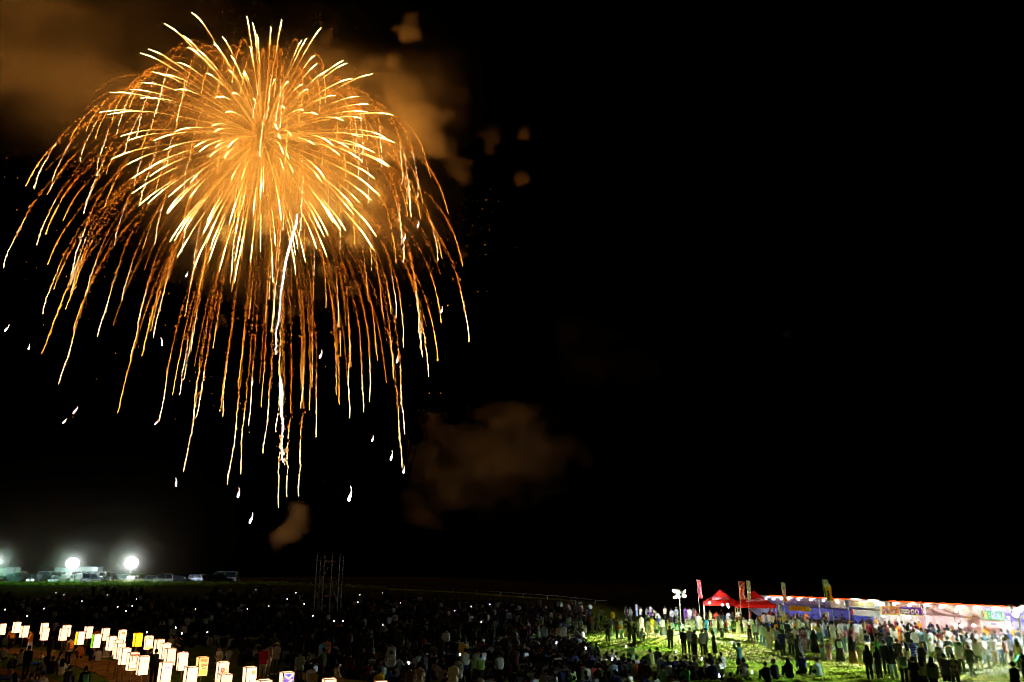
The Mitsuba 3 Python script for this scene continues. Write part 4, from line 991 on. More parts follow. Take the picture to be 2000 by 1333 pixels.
def wear(pose, item):
    """The ply dict of one garment or body for a pose, made once."""
    if (pose, item) in MESH: return MESH[pose, item]
    J = pose_joints(pose); hd = J['head']; smooth = 50
    legs = {s: J['leg', s] for s in (-1, 1)}; arms = {s: J['arm', s] for s in (-1, 1)}
    standing = pose not in ('sit', 'sit2', 'kneel', 'crouch')
    if item == 'body':
        ms = torso(J, -.012) + chain([J['neck'] - V(0, 0, .03), hd - V(0, .01, .06)], [.052, .048])
        ms += [blob(hd, .098, .80, .98, 1.18, 14), Manifold.batch_hull([ball(hd + V(0, .055, -.075), .030, 8), ball(hd + V(0, .0, -.05), .062, 8), ball(hd + V(0, .06, -.02), .036, 8)]),
               Manifold.batch_hull([ball(hd + V(0, .094, .012), .008, 5), ball(hd + V(0, .112, -.022), .013, 5), ball(hd + V(0, .085, -.03), .016, 5)])]
        ms += [blob(hd + V(s * .080, .0, -.005), .026, .45, .9, 1.2, 8) for s in (-1, 1)] + [Manifold.batch_hull([ball(hd + V(-.022, .092, -.052), .007, 5), ball(hd + V(.022, .092, -.052), .007, 5), ball(hd + V(0, .098, -.050), .008, 5)])]
        for s in (-1, 1):
            ms += chain(arms[s], [.050, .040, .026]) + hand(arms[s][2], arms[s][1], -s)
            ms += chain(legs[s], [.085, .055, .038]) + chain([legs[s][2], legs[s][2] + V(s * .02, .15, -.035)], [.04, .03])
        m = add_all(ms)
    elif item in ('tshirt', 'blouse'):
        ms = torso(J, .016)
        for s in (-1, 1):
            if item == 'tshirt': ms += chain([arms[s][0], limb_point(arms[s][0], arms[s][1], .72)], [.072, .074])
            else: ms += chain([arms[s][0], arms[s][1], limb_point(arms[s][1], arms[s][2], .9)], [.072, .058, .045])
        m = add_all(ms)
        if standing and pose != 'bend':
            m = m + Manifold.batch_hull([ball(legs[s][0] + V(0, 0, .0), .125, 10) for s in (-1, 1)] + [ball(legs[s][0] + V(0, 0, -.04), .128, 10) for s in (-1, 1)]); m = m.trim_by_plane([0, 0, 1], .80)
    elif item in ('trousers', 'wide_trousers', 'shorts'):
        ms = [Manifold.batch_hull([ball(legs[s][0], .118, 10) for s in (-1, 1)] + [ball(J['up'](s * .05, .01, .10), .105, 10) for s in (-1, 1)])]
        for s in (-1, 1):
            h, k, a = legs[s]
            if item == 'shorts': ms += chain([h, limb_point(h, k, .82)], [.105, .088])
            elif item == 'trousers': ms += chain([h, k, a + V(0, 0, .03)], [.104, .076, .060])
            else: ms += chain([h, k, a + V(0, 0, .03)], [.108, .100, .105])
        m = add_all(ms)
        if pose in ('stand', 'stand2', 'folded', 'hip', 'hold', 'raise', 'wave') and item != 'shorts': m = m.trim_by_plane([0, 0, 1], .055)
    elif item in ('skirt', 'long_skirt', 'dress', 'kimono'):
        if standing:
            zz, rx, ry = {'skirt': (.50, .16, .11), 'long_skirt': (.16, .19, .12), 'dress': (.30, .19, .12), 'kimono': (.07, .085, .09)}[item]
            mid = (legs[-1][2] + legs[1][2]) / 2 * V(1, .6, 0)
            m = Manifold.batch_hull([ball(J['up'](s * .055, .01, .12), .100, 12) for s in (-1, 1)] + [ball(legs[s][0], .124, 12) for s in (-1, 1)] + [ball(mid + V(s * rx, q * ry * .5, zz + .07), .07 + .02, 12) for s in (-1, 1) for q in (-1, 1)])
            m = m.trim_by_plane([0, 0, 1], zz)
        else:
            m = Manifold.batch_hull([ball(legs[s][k], .12, 10) for s in (-1, 1) for k in (0, 1)]).trim_by_plane([0, 0, 1], .01)
        if item in ('dress', 'kimono'):
            ms = torso(J, .018)
            for s in (-1, 1):
                ms += chain([arms[s][0], limb_point(arms[s][0], arms[s][1], .8)], [.072, .078])
                if item == 'kimono':
                    w_ = limb_point(arms[s][1], arms[s][2], .75)
                    ms.append(Manifold.batch_hull([ball(limb_point(arms[s][0], arms[s][1], .5), .06, 8), ball(w_, .055, 8), ball(w_ - V(0, 0, .32), .03, 6), ball(arms[s][1] - V(0, 0, .26), .03, 6)]))
            m = m + add_all(ms)
    elif item == 'sash':
        u = J['up']
        m = Manifold.batch_hull([ball(u(s * .075, .01, z), .112, 12) for s in (-1, 1) for z in (.13, .26)]).trim_by_plane([0, 0, 1], float(u(0, 0, .10)[2])).trim_by_plane([0, 0, -1], -float(u(0, 0, .30)[2]))
        for s in (-1, 1):
            m = m + Manifold.batch_hull([ball(u(s * .02, -.13, .22), .035, 8), ball(u(s * .15, -.16, .27), .045, 8), ball(u(s * .15, -.16, .17), .045, 8)]) + Manifold.batch_hull([ball(u(s * .02, -.14, .20), .03, 8), ball(u(s * .06, -.16, .02), .04, 8)])
    elif item == 'short_hair':
        m = blob(hd + V(0, -.012, .028), .108, .84, 1.0, 1.12, 14) - Manifold.batch_hull([ball(hd + V(x, .16, z), .05, 6) for x in (-.12, .12) for z in (.03, -.25)] + [ball(hd + V(x, .075, z), .02, 6) for x in (-.09, .09) for z in (.035, -.25)])
        m = m.trim_by_plane([0, .35, .94], float(np.dot([0, .35, .94], hd + V(0, -.05, -.062))))
    elif item == 'long_hair':
        m = blob(hd + V(0, -.012, .026), .110, .86, 1.0, 1.12, 14) - Manifold.batch_hull([ball(hd + V(x, .16, z), .05, 6) for x in (-.12, .12) for z in (.03, -.25)] + [ball(hd + V(x, .06, z), .02, 6) for x in (-.075, .075) for z in (.03, -.25)])
        bk = Manifold.batch_hull([ball(hd + V(s * .05, -.05, .02), .055, 8) for s in (-1, 1)] + [ball(J['up'](s * .075, -.085, .36), .035, 8) for s in (-1, 1)] + [ball(hd + V(s * .07, -.05, -.12), .04, 8) for s in (-1, 1)])
        m = m + bk
    elif item == 'bun_hair':
        m = blob(hd + V(0, -.012, .028), .108, .84, 1.0, 1.12, 14) - Manifold.batch_hull([ball(hd + V(x, .16, z), .05, 6) for x in (-.12, .12) for z in (.03, -.25)] + [ball(hd + V(x, .075, z), .02, 6) for x in (-.09, .09) for z in (.035, -.25)])
        m = m.trim_by_plane([0, .35, .94], float(np.dot([0, .35, .94], hd + V(0, -.05, -.062)))) + ball(hd + V(0, -.10, .075), .048, 10)
    elif item == 'cap':
        m = blob(hd + V(0, -.008, .05), .112, .86, 1.0, .95, 14).trim_by_plane([0, 0, 1], float(hd[2] + .038)) + Manifold.batch_hull([ball(hd + V(x, y, .045), .008, 5) for x, y in ((-.07, .06), (.07, .06), (-.05, .18), (.05, .18))])
    elif item == 'hat':
        m = blob(hd + V(0, -.005, .05), .112, .88, 1.0, .95, 14).trim_by_plane([0, 0, 1], float(hd[2] + .04)) + Manifold.cylinder(.012, .185, .175, 18).scale([.92, 1, 1]).translate([float(hd[0]), float(hd[1]), float(hd[2] + .035)])
    elif item == 'shoes':
        m = add_all([Manifold.batch_hull([ball(legs[s][2] + V(0, -.035, -.03), .042, 8), ball(legs[s][2] + V(s * .02, .16, -.038), .036, 8), ball(legs[s][2] + V(0, 0, .015), .046, 8)]) for s in (-1, 1)])
        m = m.trim_by_plane([0, 0, 1], .004) if standing else m
    elif item == 'backpack':
        u = J['up']
        m = Manifold.batch_hull([ball(u(s * .10, -.18, z), .05, 8) for s in (-1, 1) for z in (.08, .36)] + [ball(u(s * .11, -.12, z), .04, 8) for s in (-1, 1) for z in (.06, .40)])
    elif item == 'bag':
        h = arms[1][2]
        m = Manifold.batch_hull([ball(h + V(.05, y, z), .035, 8) for y in (-.13, .13) for z in (-.12, -.36)])
    MESH[pose, item] = mikit.ply(tri(m), None, smooth=smooth)
    return MESH[pose, item]


CLOTH = dict(white=(.83, .83, .82), black=(.014, .014, .016), navy=(.016, .022, .085), grey=(.17, .18, .19), pale_grey=(.42, .45, .45), pale_blue=(.36, .52, .68), mint=(.36, .58, .46), beige=(.52, .40, .24), cream=(.68, .62, .44), olive=(.10, .12, .04),
             brown=(.13, .07, .035), red=(.58, .025, .02), blue=(.03, .16, .62), orange=(.80, .24, .03), yellow=(.80, .56, .02), purple=(.16, .05, .28), pink=(.72, .34, .40), teal=(.09, .27, .27), lavender=(.46, .43, .62), maroon=(.20, .025, .04),
             denim=(.07, .14, .32), light_denim=(.28, .44, .66), dark_grey=(.055, .06, .065), green=(.10, .30, .10), sage=(.27, .36, .30), cyan=(.2, .55, .62))
for n_, c_ in CLOTH.items():
    mat('cloth_' + n_, c_)
mat('skin', (.50, .30, .20)); mat('skin_dark', (.40, .23, .15))
mat('hair_black', (.010, .009, .009)); mat('hair_brown', (.075, .035, .016)); mat('hair_blond', (.42, .26, .07)); mat('hair_grey', (.25, .24, .23))


def pattern(fn): return {'type': 'twosided', 'b': {'type': 'diffuse', 'reflectance': mikit.proc(fn)}}


def _camo(p, n, uv): return mikit.mix((.04, .045, .025), (.24, .20, .13), mikit.smoothstep(.46, .54, mikit.fbm(p.x * 9, p.y * 9, p.z * 9, 2)))
def _stripe(p, n, uv): return mikit.mix((.01, .012, .10), (.26, .26, .80), mikit.smoothstep(.45, .55, dr.abs(2 * (p.z * 7.5 - dr.floor(p.z * 7.5)) - 1)))
def _floral(p, n, uv): return mikit.mix((.72, .68, .72), mikit.mix((.10, .08, .30), (.55, .10, .25), mikit.noise(p.x * 5, p.y * 5, p.z * 3)), mikit.smoothstep(.56, .62, mikit.noise(p.x * 17, p.y * 17, p.z * 17)))
def _check(p, n, uv): return mikit.mix((.12, .16, .22), (.45, .50, .52), mikit.smoothstep(.45, .6, mikit.fbm(p.x * 14, p.y * 14, p.z * 14, 2)))


for n_, f_ in dict(camouflage=_camo, striped=_stripe, floral=_floral, patterned=_check).items():
    scene['cloth_' + n_] = pattern(f_)
WORD = dict(camouflage='camouflage', striped='blue striped', floral='white floral', patterned='blue grey patterned', pale_grey='pale grey', dark_grey='dark grey', pale_blue='pale blue', light_denim='light denim', denim='blue denim')
word = lambda c: WORD.get(c, c.replace('_', ' '))
TOPW = dict(tshirt='T-shirt', blouse='long-sleeved top')
BOTW = dict(trousers='trousers', wide_trousers='wide trousers', shorts='shorts', skirt='skirt', long_skirt='long skirt')
POSEW = dict(stand='standing', stand2='standing', folded='standing with arms folded', hip='standing with a hand on the hip', hold='holding something', walk='walking', raise_='', wave='waving an arm', bend='bending forward', sit='sitting', sit2='sitting back on one hand', kneel='kneeling', crouch='crouching')
POSEW['raise'] = 'raising both arms'
HEADW = dict(short_hair='', long_hair='with long hair', bun_hair='with hair in a bun', cap='in a cap', hat='in a sun hat')
PEOPLE = []       # (key, px, py, clothes words, pose words, zone)
USED = []


def zone_of(px, py, pose):
    low = pose in ('sit', 'sit2', 'kneel', 'crouch')
    if px < 130: return 'by the lanterns at far left'
    if px < 300: return 'by the middle lanterns'
    if px < 470: return 'right of the lantern curve'
    if px < 640: return 'before the dark scaffold tower' if py < 1260 else 'by the last lanterns'
    if px < 900: return 'in the dark crowd left of centre'
    if px < 1170: return 'in the dark crowd right of centre'
    if low and py > 1255:
        return ('in the dark before the lamp mast' if px < 1340 else 'in the dark before the red tents' if px < 1480 else 'in the dark before the lit stalls')
    for x, w in ((1235, 'at the left end of the lit grass'), (1318, 'just left of the lamp mast'), (1360, 'at the lamp mast'), (1408, 'before the left red tent'), (1456, 'before the right red tent'), (1500, 'before the end of the blue stalls'),
                 (1550, 'before the yellow board stall'), (1602, 'left of the tall yellow flag'), (1656, 'right of the tall yellow flag'), (1720, 'before the dazzling stall'), (1768, 'before the orange crepe sign'), (1812, 'before the purple crepe sign'),
                 (1862, 'before the rose awning'), (1914, 'at the right end of the rose awning'), (1964, 'before the colourful sign')):
        if px < x: return w
    return 'at the right edge'


def person(px, py, pose, top, bottom, head='short_hair', hair='hair_black', h=1.68, yaw=0.0, extra=(), at=None, skin=None, shoes='cloth_white', topc=None):
    """A person whose head top shows at the pixel; top: (item, colour); bottom: (item, colour) or None."""
    low = {'sit': .86, 'sit2': .88, 'kneel': 1.02, 'crouch': .98, 'bend': 1.42}.get(pose, 1.70)
    sc = h / 1.70
    hz = low * sc + (0.0)
    p = np.array(at, float) if at is not None else on_z(px, py, hz)[:2]
    gz = float(ground_z(p[0], p[1]))
    m = placed(p[0], p[1], gz, math.radians(yaw), sc)
    k = key_of('person')
    put(k, wear(pose, 'body'), skin or ('skin' if (int(px) + int(py)) % 3 else 'skin_dark'), m=m)
    it, c = top
    part(k, {'tshirt': 'shirt', 'blouse': 'shirt'}.get(it, it), wear(pose, it), 'cloth_' + c, m=m)
    if bottom: part(k, bottom[0], wear(pose, bottom[0]), 'cloth_' + bottom[1], m=m)
    if it == 'kimono': part(k, 'sash', wear(pose, 'sash'), 'cloth_' + (topc or 'maroon'), m=m)
    if head in ('cap', 'hat'):
        part(k, 'hair', wear(pose, 'short_hair'), hair, m=m); part(k, head, wear(pose, head), 'cloth_' + (topc or 'black'), m=m)
    else: part(k, 'hair', wear(pose, head), hair, m=m)
    if it != 'kimono' and h > 1.2: part(k, 'shoes', wear(pose, 'shoes'), shoes, m=m)
    words = (f'{word(c)} kimono with {word(topc or "maroon")} sash' if it == 'kimono' else f'{word(c)} dress' if it == 'dress' else f'{word(c)} {TOPW[it]}' + (f' and {word(bottom[1])} {BOTW[bottom[0]]}' if bottom else ''))
    for e, ec in extra:
        part(k, e, wear(pose, e), 'cloth_' + ec, m=m)
    if hair in ('hair_blond', 'hair_brown'): words = {'hair_blond': 'blond', 'hair_brown': 'brown haired'}[hair] + ' in ' + words
    else: words = 'in ' + words
    if extra: words += f' with {word(extra[0][1])} {extra[0][0]}'
    q = to_px([[p[0], p[1], gz + hz * .9]])[0]
    PEOPLE.append((k, q[0], q[1], words, POSEW[pose], pose, h))
    USED.append((p[0], p[1], 0.42 if pose not in ('sit', 'sit2') else 0.5))
    return k, p, m


Ts, Bl = 'tshirt', 'blouse'
Tr, Sh, Sk, Ls, Wt = 'trousers', 'shorts', 'skirt', 'long_skirt', 'wide_trousers'
# (column, row of the head's top, pose, top, colour, bottom, colour, turn, more)
LIST = [
    # left end of the lit grass
    (1204, 1208, 'hold', Ts, 'black', Tr, 'black', -70, dict(extra=[('bag', 'orange')])), (1212, 1207, 'stand', Bl, 'pale_blue', Tr, 'light_denim', 40, {}), (1222, 1206.5, 'folded', Ts, 'black', Wt, 'beige', 170, {}),
    (1237, 1219, 'hold', Bl, 'black', Tr, 'black', -60, dict(extra=[('backpack', 'olive')])), (1251, 1229, 'crouch', Bl, 'pale_grey', Tr, 'black', -40, {}), (1265, 1208, 'stand', Ts, 'white', Sh, 'white', 20, dict(extra=[('bag', 'orange')], head='bun_hair')),
    (1252, 1201, 'stand', Bl, 'white', Ls, 'white', 30, {}), (1280, 1208, 'stand', Ts, 'white', Sh, 'dark_grey', 30, dict(extra=[('bag', 'cyan')])), (1293, 1205, 'hold', Bl, 'white', Ls, 'dark_grey', 20, {}), (1306, 1206, 'stand', 'dress', 'cream', None, '', 40, dict(head='long_hair', hair='hair_brown')),
    (1313, 1213, 'stand', Ts, 'cyan', Sh, 'navy', 30, dict(h=1.15)), (1307.5, 1223, 'walk', Bl, 'dark_grey', Tr, 'black', -10, {}), (1222, 1183, 'stand', Ts, 'black', Tr, 'black', 20, dict(head='hat')), (1231, 1186, 'stand', Ts, 'dark_grey', Tr, 'black', 25, {}),
    (1243, 1178, 'stand', Ts, 'lavender', Tr, 'light_denim', 20, {}), (1251, 1185, 'stand2', Ts, 'pale_grey', Tr, 'black', 30, {}), (1263, 1186, 'stand', Ts, 'dark_grey', Tr, 'black', 20, {}), (1270, 1182, 'stand', Ts, 'lavender', Sk, 'purple', 25, {}), (1281, 1190, 'bend', Bl, 'beige', Tr, 'black', 60, {}),
    (1298, 1184, 'stand', Ts, 'beige', Tr, 'black', 15, {}), (1311, 1188, 'stand', Ts, 'pale_grey', Tr, 'black', 15, {}), (1320.5, 1186, 'stand2', Bl, 'patterned', Tr, 'dark_grey', 20, dict(head='hat', topc='white')), (1338, 1186, 'stand', 'kimono', 'purple', None, '', -20, dict(topc='navy', head='bun_hair')),
    (1346, 1187, 'stand', Ts, 'white', Sk, 'lavender', -20, {}), (1353, 1187, 'hold', Bl, 'dark_grey', Tr, 'black', -60, {}), (1358, 1190, 'stand', Bl, 'maroon', Tr, 'black', -40, {}), (1196.5, 1191, 'stand', Bl, 'yellow', Tr, 'black', 20, {}), (1140, 1195, 'stand', 'kimono', 'floral', None, '', 25, dict(topc='purple', head='bun_hair')),
    (1151, 1197, 'stand', 'kimono', 'black', None, '', 15, dict(topc='red', head='bun_hair')), (1157.5, 1199, 'stand', 'kimono', 'cream', None, '', -30, dict(topc='pink', head='bun_hair')), (1127, 1211, 'crouch', Ts, 'white', Tr, 'black', 30, {}), (1165, 1201, 'stand', 'dress', 'black', None, '', 25, dict(head='long_hair')),
    (1174, 1187, 'stand', Ts, 'sage', Tr, 'black', 30, {}), (1181, 1200, 'walk', Bl, 'dark_grey', Tr, 'black', -60, {}), (1122, 1184, 'stand', Ts, 'dark_grey', Tr, 'black', 25, {}), (1110, 1204, 'stand', Ts, 'patterned', Tr, 'black', 20, {}), (1101, 1219, 'stand', Ts, 'pale_grey', Tr, 'black', 15, {}),
    (1117, 1215, 'stand', Ts, 'black', Sh, 'beige', 25, {}), (1192, 1205, 'stand', Bl, 'black', Tr, 'dark_grey', 35, {}), (1186, 1213, 'stand2', Ts, 'black', Tr, 'black', 25, {}), (1228, 1211, 'stand', Bl, 'black', Tr, 'black', -60, {}), (1244, 1207, 'stand', Bl, 'dark_grey', Tr, 'black', 40, {}), (1273, 1203, 'stand', Ts, 'yellow', Tr, 'cream', 40, {}),
    (1287, 1196, 'bend', Bl, 'white', Tr, 'navy', 40, {}), (1262, 1199, 'bend', Ts, 'mint', Tr, 'black', -50, {}), (1326, 1201, 'hold', Ts, 'black', Tr, 'black', 90, {}),
    # silhouettes and the lit row at the mast and the tents
    (1333.5, 1228, 'hold', Bl, 'black', Tr, 'black', -35, dict(extra=[('backpack', 'black')], head='hat')), (1346.5, 1226, 'hip', Ts, 'grey', Tr, 'black', -15, dict(h=1.74)), (1355, 1231, 'hold', Ts, 'dark_grey', Tr, 'black', -60, {}), (1370.5, 1230, 'stand', Ts, 'pale_grey', Tr, 'black', 5, dict(h=1.72)),
    (1377.5, 1227, 'stand2', Ts, 'grey', Tr, 'black', 60, {}), (1393, 1233, 'hold', 'dress', 'black', None, '', 80, {}), (1342, 1204, 'stand', Ts, 'white', Sh, 'pale_grey', 10, dict(extra=[('backpack', 'grey')])), (1351, 1205, 'stand2', Ts, 'white', Tr, 'pale_grey', -30, {}), (1361, 1195, 'stand', Bl, 'cream', Tr, 'light_denim', 10, dict(head='long_hair', hair='hair_brown')),
    (1366, 1199, 'stand', Bl, 'cream', Tr, 'cream', -30, {}), (1378.5, 1204.5, 'stand', Ts, 'blue', Sh, 'blue', 10, {}), (1394.5, 1205, 'stand', Ts, 'white', Tr, 'light_denim', 5, {}), (1408, 1206, 'stand2', Ts, 'white', Wt, 'dark_grey', 30, {}), (1412.5, 1199, 'stand', Ts, 'navy', Tr, 'black', -40, {}), (1419.5, 1196, 'bend', Ts, 'pale_blue', Tr, 'denim', -50, {}),
    (1424.5, 1204, 'stand', Ts, 'white', Sh, 'denim', 20, {}), (1431.5, 1207, 'stand', Bl, 'sage', Sh, 'black', 10, dict(extra=[('backpack', 'olive')])), (1439, 1205, 'stand', 'dress', 'cream', None, '', -20, dict(head='long_hair', hair='hair_brown')), (1446, 1199, 'stand', Bl, 'brown', Tr, 'black', 20, {}), (1454, 1205, 'hold', Ts, 'white', Sh, 'mint', 20, {}),
    (1462, 1221, 'walk', Ts, 'black', Sh, 'dark_grey', -75, {}), (1473.5, 1213, 'stand', Bl, 'sage', Tr, 'black', 15, {}), (1467, 1205, 'stand', Bl, 'white', Ls, 'cream', -10, {}), (1403, 1198, 'stand', Ts, 'dark_grey', Tr, 'black', -30, {}), (1386, 1192, 'stand', Ts, 'olive', Tr, 'black', -20, dict(head='cap')), (1441, 1191, 'wave', Ts, 'white', Tr, 'navy', -50, {}),
    (1430, 1193, 'stand', Bl, 'dark_grey', Tr, 'black', -60, {}), (1398, 1193, 'stand', Ts, 'red', Tr, 'black', -20, {}), (1407, 1189, 'hold', Bl, 'black', Tr, 'black', -60, {}), (1376, 1189, 'stand', Ts, 'black', Tr, 'black', 20, {}), (1464, 1194, 'wave', Ts, 'maroon', Tr, 'brown', 30, {}),
    (1442, 1256, 'raise', Bl, 'teal', Sk, 'black', 30, dict(h=1.62)), (1410, 1276, 'sit', Bl, 'sage', Tr, 'black', 10, dict(extra=[('backpack', 'pale_grey')])), (1598, 1287, 'sit', Ts, 'pale_blue', Tr, 'black', 30, dict(h=1.8)),
    # before the blue stalls
    (1486, 1216, 'stand', Bl, 'white', Tr, 'denim', -25, {}), (1492, 1219, 'stand', Bl, 'mint', Tr, 'denim', -40, {}), (1499.5, 1222, 'stand', Bl, 'cream', Wt, 'cream', 0, dict(head='long_hair', hair='hair_brown')), (1508, 1216, 'stand', 'dress', 'beige', None, '', -20, dict(head='long_hair')), (1514, 1211, 'stand', Bl, 'black', Tr, 'black', -10, dict(extra=[('backpack', 'orange')], head='long_hair')),
    (1525, 1231, 'hip', Ts, 'navy', Tr, 'black', -8, dict(extra=[('bag', 'cream')], h=1.70)), (1517, 1226, 'stand', Ts, 'pale_blue', Ls, 'black', -20, {}), (1542, 1229, 'stand', Bl, 'camouflage', Tr, 'black', -5, dict(h=1.73)), (1551.5, 1224, 'stand', Ts, 'white', Tr, 'denim', -20, {}), (1557.5, 1240, 'stand', Bl, 'black', Ls, 'black', 10, dict(head='long_hair', extra=[('bag', 'mint')])),
    (1567.5, 1225, 'stand', 'kimono', 'floral', None, '', -10, dict(topc='maroon', head='bun_hair')), (1576.5, 1224, 'stand', Bl, 'mint', Tr, 'black', -50, {}), (1588, 1231, 'stand', 'dress', 'black', None, '', 0, dict(head='long_hair', h=1.72)), (1597, 1214, 'stand', Bl, 'cream', Ls, 'denim', -10, dict(head='long_hair', hair='hair_brown')), (1604, 1249, 'walk', 'kimono', 'pale_blue', None, '', -50, dict(topc='maroon', h=1.22, head='bun_hair')),
    (1616, 1250, 'walk', 'kimono', 'pink', None, '', -40, dict(topc='purple', h=1.25, head='bun_hair')), (1613.5, 1206, 'stand', Bl, 'navy', Tr, 'black', 0, {}), (1594, 1199, 'bend', Ts, 'yellow', Tr, 'brown', -40, {}), (1479, 1204, 'stand', Bl, 'black', Tr, 'black', -40, dict(head='long_hair')), (1491.5, 1196, 'stand', Ts, 'white', Tr, 'light_denim', -20, {}), (1500.5, 1196, 'stand2', Ts, 'white', Tr, 'denim', -30, {}), (1508.5, 1199, 'stand', Bl, 'cream', Tr, 'brown', -40, {}),
    (1527.5, 1211, 'stand', Bl, 'black', Tr, 'black', -40, dict(extra=[('backpack', 'sage')], head='long_hair')), (1536, 1213, 'stand', 'dress', 'black', None, '', -30, {}), (1545, 1207, 'stand', Ts, 'patterned', Tr, 'black', -40, {}), (1552, 1208, 'stand', Ts, 'cyan', Tr, 'black', -30, dict(extra=[('backpack', 'orange')])), (1560, 1206, 'stand2', Bl, 'cream', Tr, 'black', -60, {}), (1568, 1208, 'stand', Bl, 'black', Tr, 'black', -30, dict(extra=[('backpack', 'pale_grey')])),
    (1576, 1206, 'stand', Ts, 'white', Tr, 'black', -40, {}), (1584, 1207, 'stand', Bl, 'brown', Tr, 'black', -40, {}), (1604, 1207, 'stand', Ts, 'pale_grey', Tr, 'black', -40, {}),
    # before the dazzling stall and the crepe stall
    (1624.5, 1216, 'stand2', Ts, 'white', Sh, 'white', -30, {}), (1641, 1212, 'stand', Ts, 'white', Sh, 'navy', -25, {}), (1633, 1205, 'stand', Ts, 'black', Tr, 'black', -40, {}), (1637, 1241, 'stand', Bl, 'black', Ls, 'black', -10, dict(extra=[('backpack', 'mint')], hair='hair_brown')), (1662, 1244, 'stand', Bl, 'black', Ls, 'brown', -30, dict(head='long_hair')), (1660, 1214, 'stand', Bl, 'sage', Ls, 'black', -40, dict(head='cap', topc='orange')),
    (1684, 1209, 'stand', Bl, 'sage', Tr, 'black', -50, dict(head='long_hair', hair='hair_brown')), (1709, 1214, 'stand', Bl, 'white', Sh, 'black', -20, dict(hair='hair_blond')), (1690, 1231, 'stand', Ts, 'white', Tr, 'beige', -15, dict(extra=[('backpack', 'navy')])), (1678, 1262, 'stand', 'dress', 'beige', None, '', -20, dict(hair='hair_blond', h=1.2, head='bun_hair')), (1692, 1261, 'stand', Bl, 'black', Tr, 'black', -5, dict(h=1.72, head='long_hair', extra=[('bag', 'sage')])),
    (1711, 1264, 'stand', Ts, 'black', Tr, 'black', 5, dict(h=1.62, head='long_hair')), (1725, 1251, 'stand', Bl, 'black', Tr, 'black', -10, dict(h=1.82)), (1738, 1262, 'stand2', Bl, 'black', Tr, 'light_denim', -5, dict(head='long_hair')), (1735, 1236, 'stand', Ts, 'navy', Sh, 'denim', -40, dict(head='cap', topc='navy')), (1720, 1231, 'stand', Ts, 'black', Tr, 'dark_grey', -20, dict(head='cap')), (1712, 1246, 'stand', Ts, 'green', Sh, 'black', 160, dict(h=1.35, head='cap')),
    (1722, 1222, 'stand', Ts, 'blue', Sh, 'black', -30, dict(h=1.35)), (1744, 1221, 'stand', Bl, 'cream', Tr, 'beige', -20, dict(head='long_hair', hair='hair_brown')), (1753, 1217, 'stand', 'kimono', 'orange', None, '', 20, dict(topc='red', head='bun_hair')), (1750.5, 1248, 'stand', Ts, 'black', Sh, 'black', -10, dict(h=1.72)), (1761, 1214, 'stand', Ts, 'lavender', Tr, 'black', -20, {}), (1761.5, 1252, 'stand', Ts, 'white', Sk, 'white', 10, dict(h=1.3, head='long_hair')),
    (1649, 1240, 'stand', 'dress', 'mint', None, '', -60, dict(h=1.3)), (1650.5, 1208, 'stand', Bl, 'black', Tr, 'black', -60, {}), (1671, 1213, 'stand', Ts, 'white', Tr, 'beige', -40, {}), (1697, 1204, 'stand', Bl, 'black', Tr, 'black', -40, {}), (1728, 1214, 'stand', 'dress', 'pink', None, '', -30, dict(head='long_hair', hair='hair_brown')), (1736, 1213, 'stand', 'dress', 'brown', None, '', -30, dict(head='long_hair', hair='hair_brown')),
    # right of the crepe sign
    (1768.5, 1256, 'stand', Bl, 'cream', Tr, 'black', 10, dict(head='long_hair', h=1.62)), (1780, 1250, 'stand', Ts, 'striped', Tr, 'black', 5, {}), (1761, 1279, 'bend', Ts, 'sage', Tr, 'black', -20, dict(hair='hair_brown', extra=[('bag', 'pale_grey')])), (1797, 1256, 'hold', Bl, 'black', Tr, 'black', -70, dict(hair='hair_blond')), (1781, 1284, 'stand', Ts, 'black', Tr, 'black', 0, dict(h=1.66)), (1796, 1282, 'stand', Bl, 'olive', Ls, 'black', 5, dict(head='long_hair')),
    (1817, 1284, 'stand', Bl, 'olive', Tr, 'black', -10, dict(head='long_hair')), (1842, 1277, 'stand', Ts, 'dark_grey', Sh, 'black', -5, dict(h=1.74)), (1859, 1278, 'walk', Bl, 'camouflage', Tr, 'black', -30, {}), (1871, 1254, 'hold', Bl, 'white', Tr, 'black', -60, {}), (1890.5, 1260, 'walk', Ts, 'dark_grey', Tr, 'grey', 15, dict(hair='hair_brown', h=1.70)), (1869, 1246, 'stand', Bl, 'green', Tr, 'olive', -20, dict(head='hat', topc='green')),
    (1850, 1244, 'hold', Ts, 'black', Sh, 'black', 150, dict(head='cap')), (1844.5, 1227, 'stand', Ts, 'red', Tr, 'dark_grey', -20, {}), (1849, 1220.5, 'stand', Ts, 'white', Tr, 'denim', -40, {}), (1860.5, 1224, 'stand', Bl, 'brown', Ls, 'purple', -10, dict(head='long_hair', hair='hair_brown')), (1876, 1230, 'stand', Ts, 'white', Tr, 'black', -60, dict(extra=[('backpack', 'black')])), (1799, 1227, 'stand', Ts, 'pale_blue', Tr, 'black', -25, {}),
    (1784, 1229, 'stand', Bl, 'white', Tr, 'denim', -15, {}), (1811, 1233, 'stand', Ts, 'mint', Tr, 'light_denim', -20, dict(h=1.55)), (1772, 1228, 'wave', Ts, 'black', Tr, 'patterned', -30, {}), (1817, 1246, 'stand', Ts, 'white', Tr, 'black', 160, dict(h=1.5)), (1826, 1251, 'stand', Ts, 'white', Sh, 'black', 30, dict(h=1.5)), (1831, 1256, 'stand', Ts, 'dark_grey', Sh, 'black', 10, dict(h=1.5, hair='hair_blond')), (1779, 1219, 'stand', Ts, 'white', Tr, 'black', -10, {}),
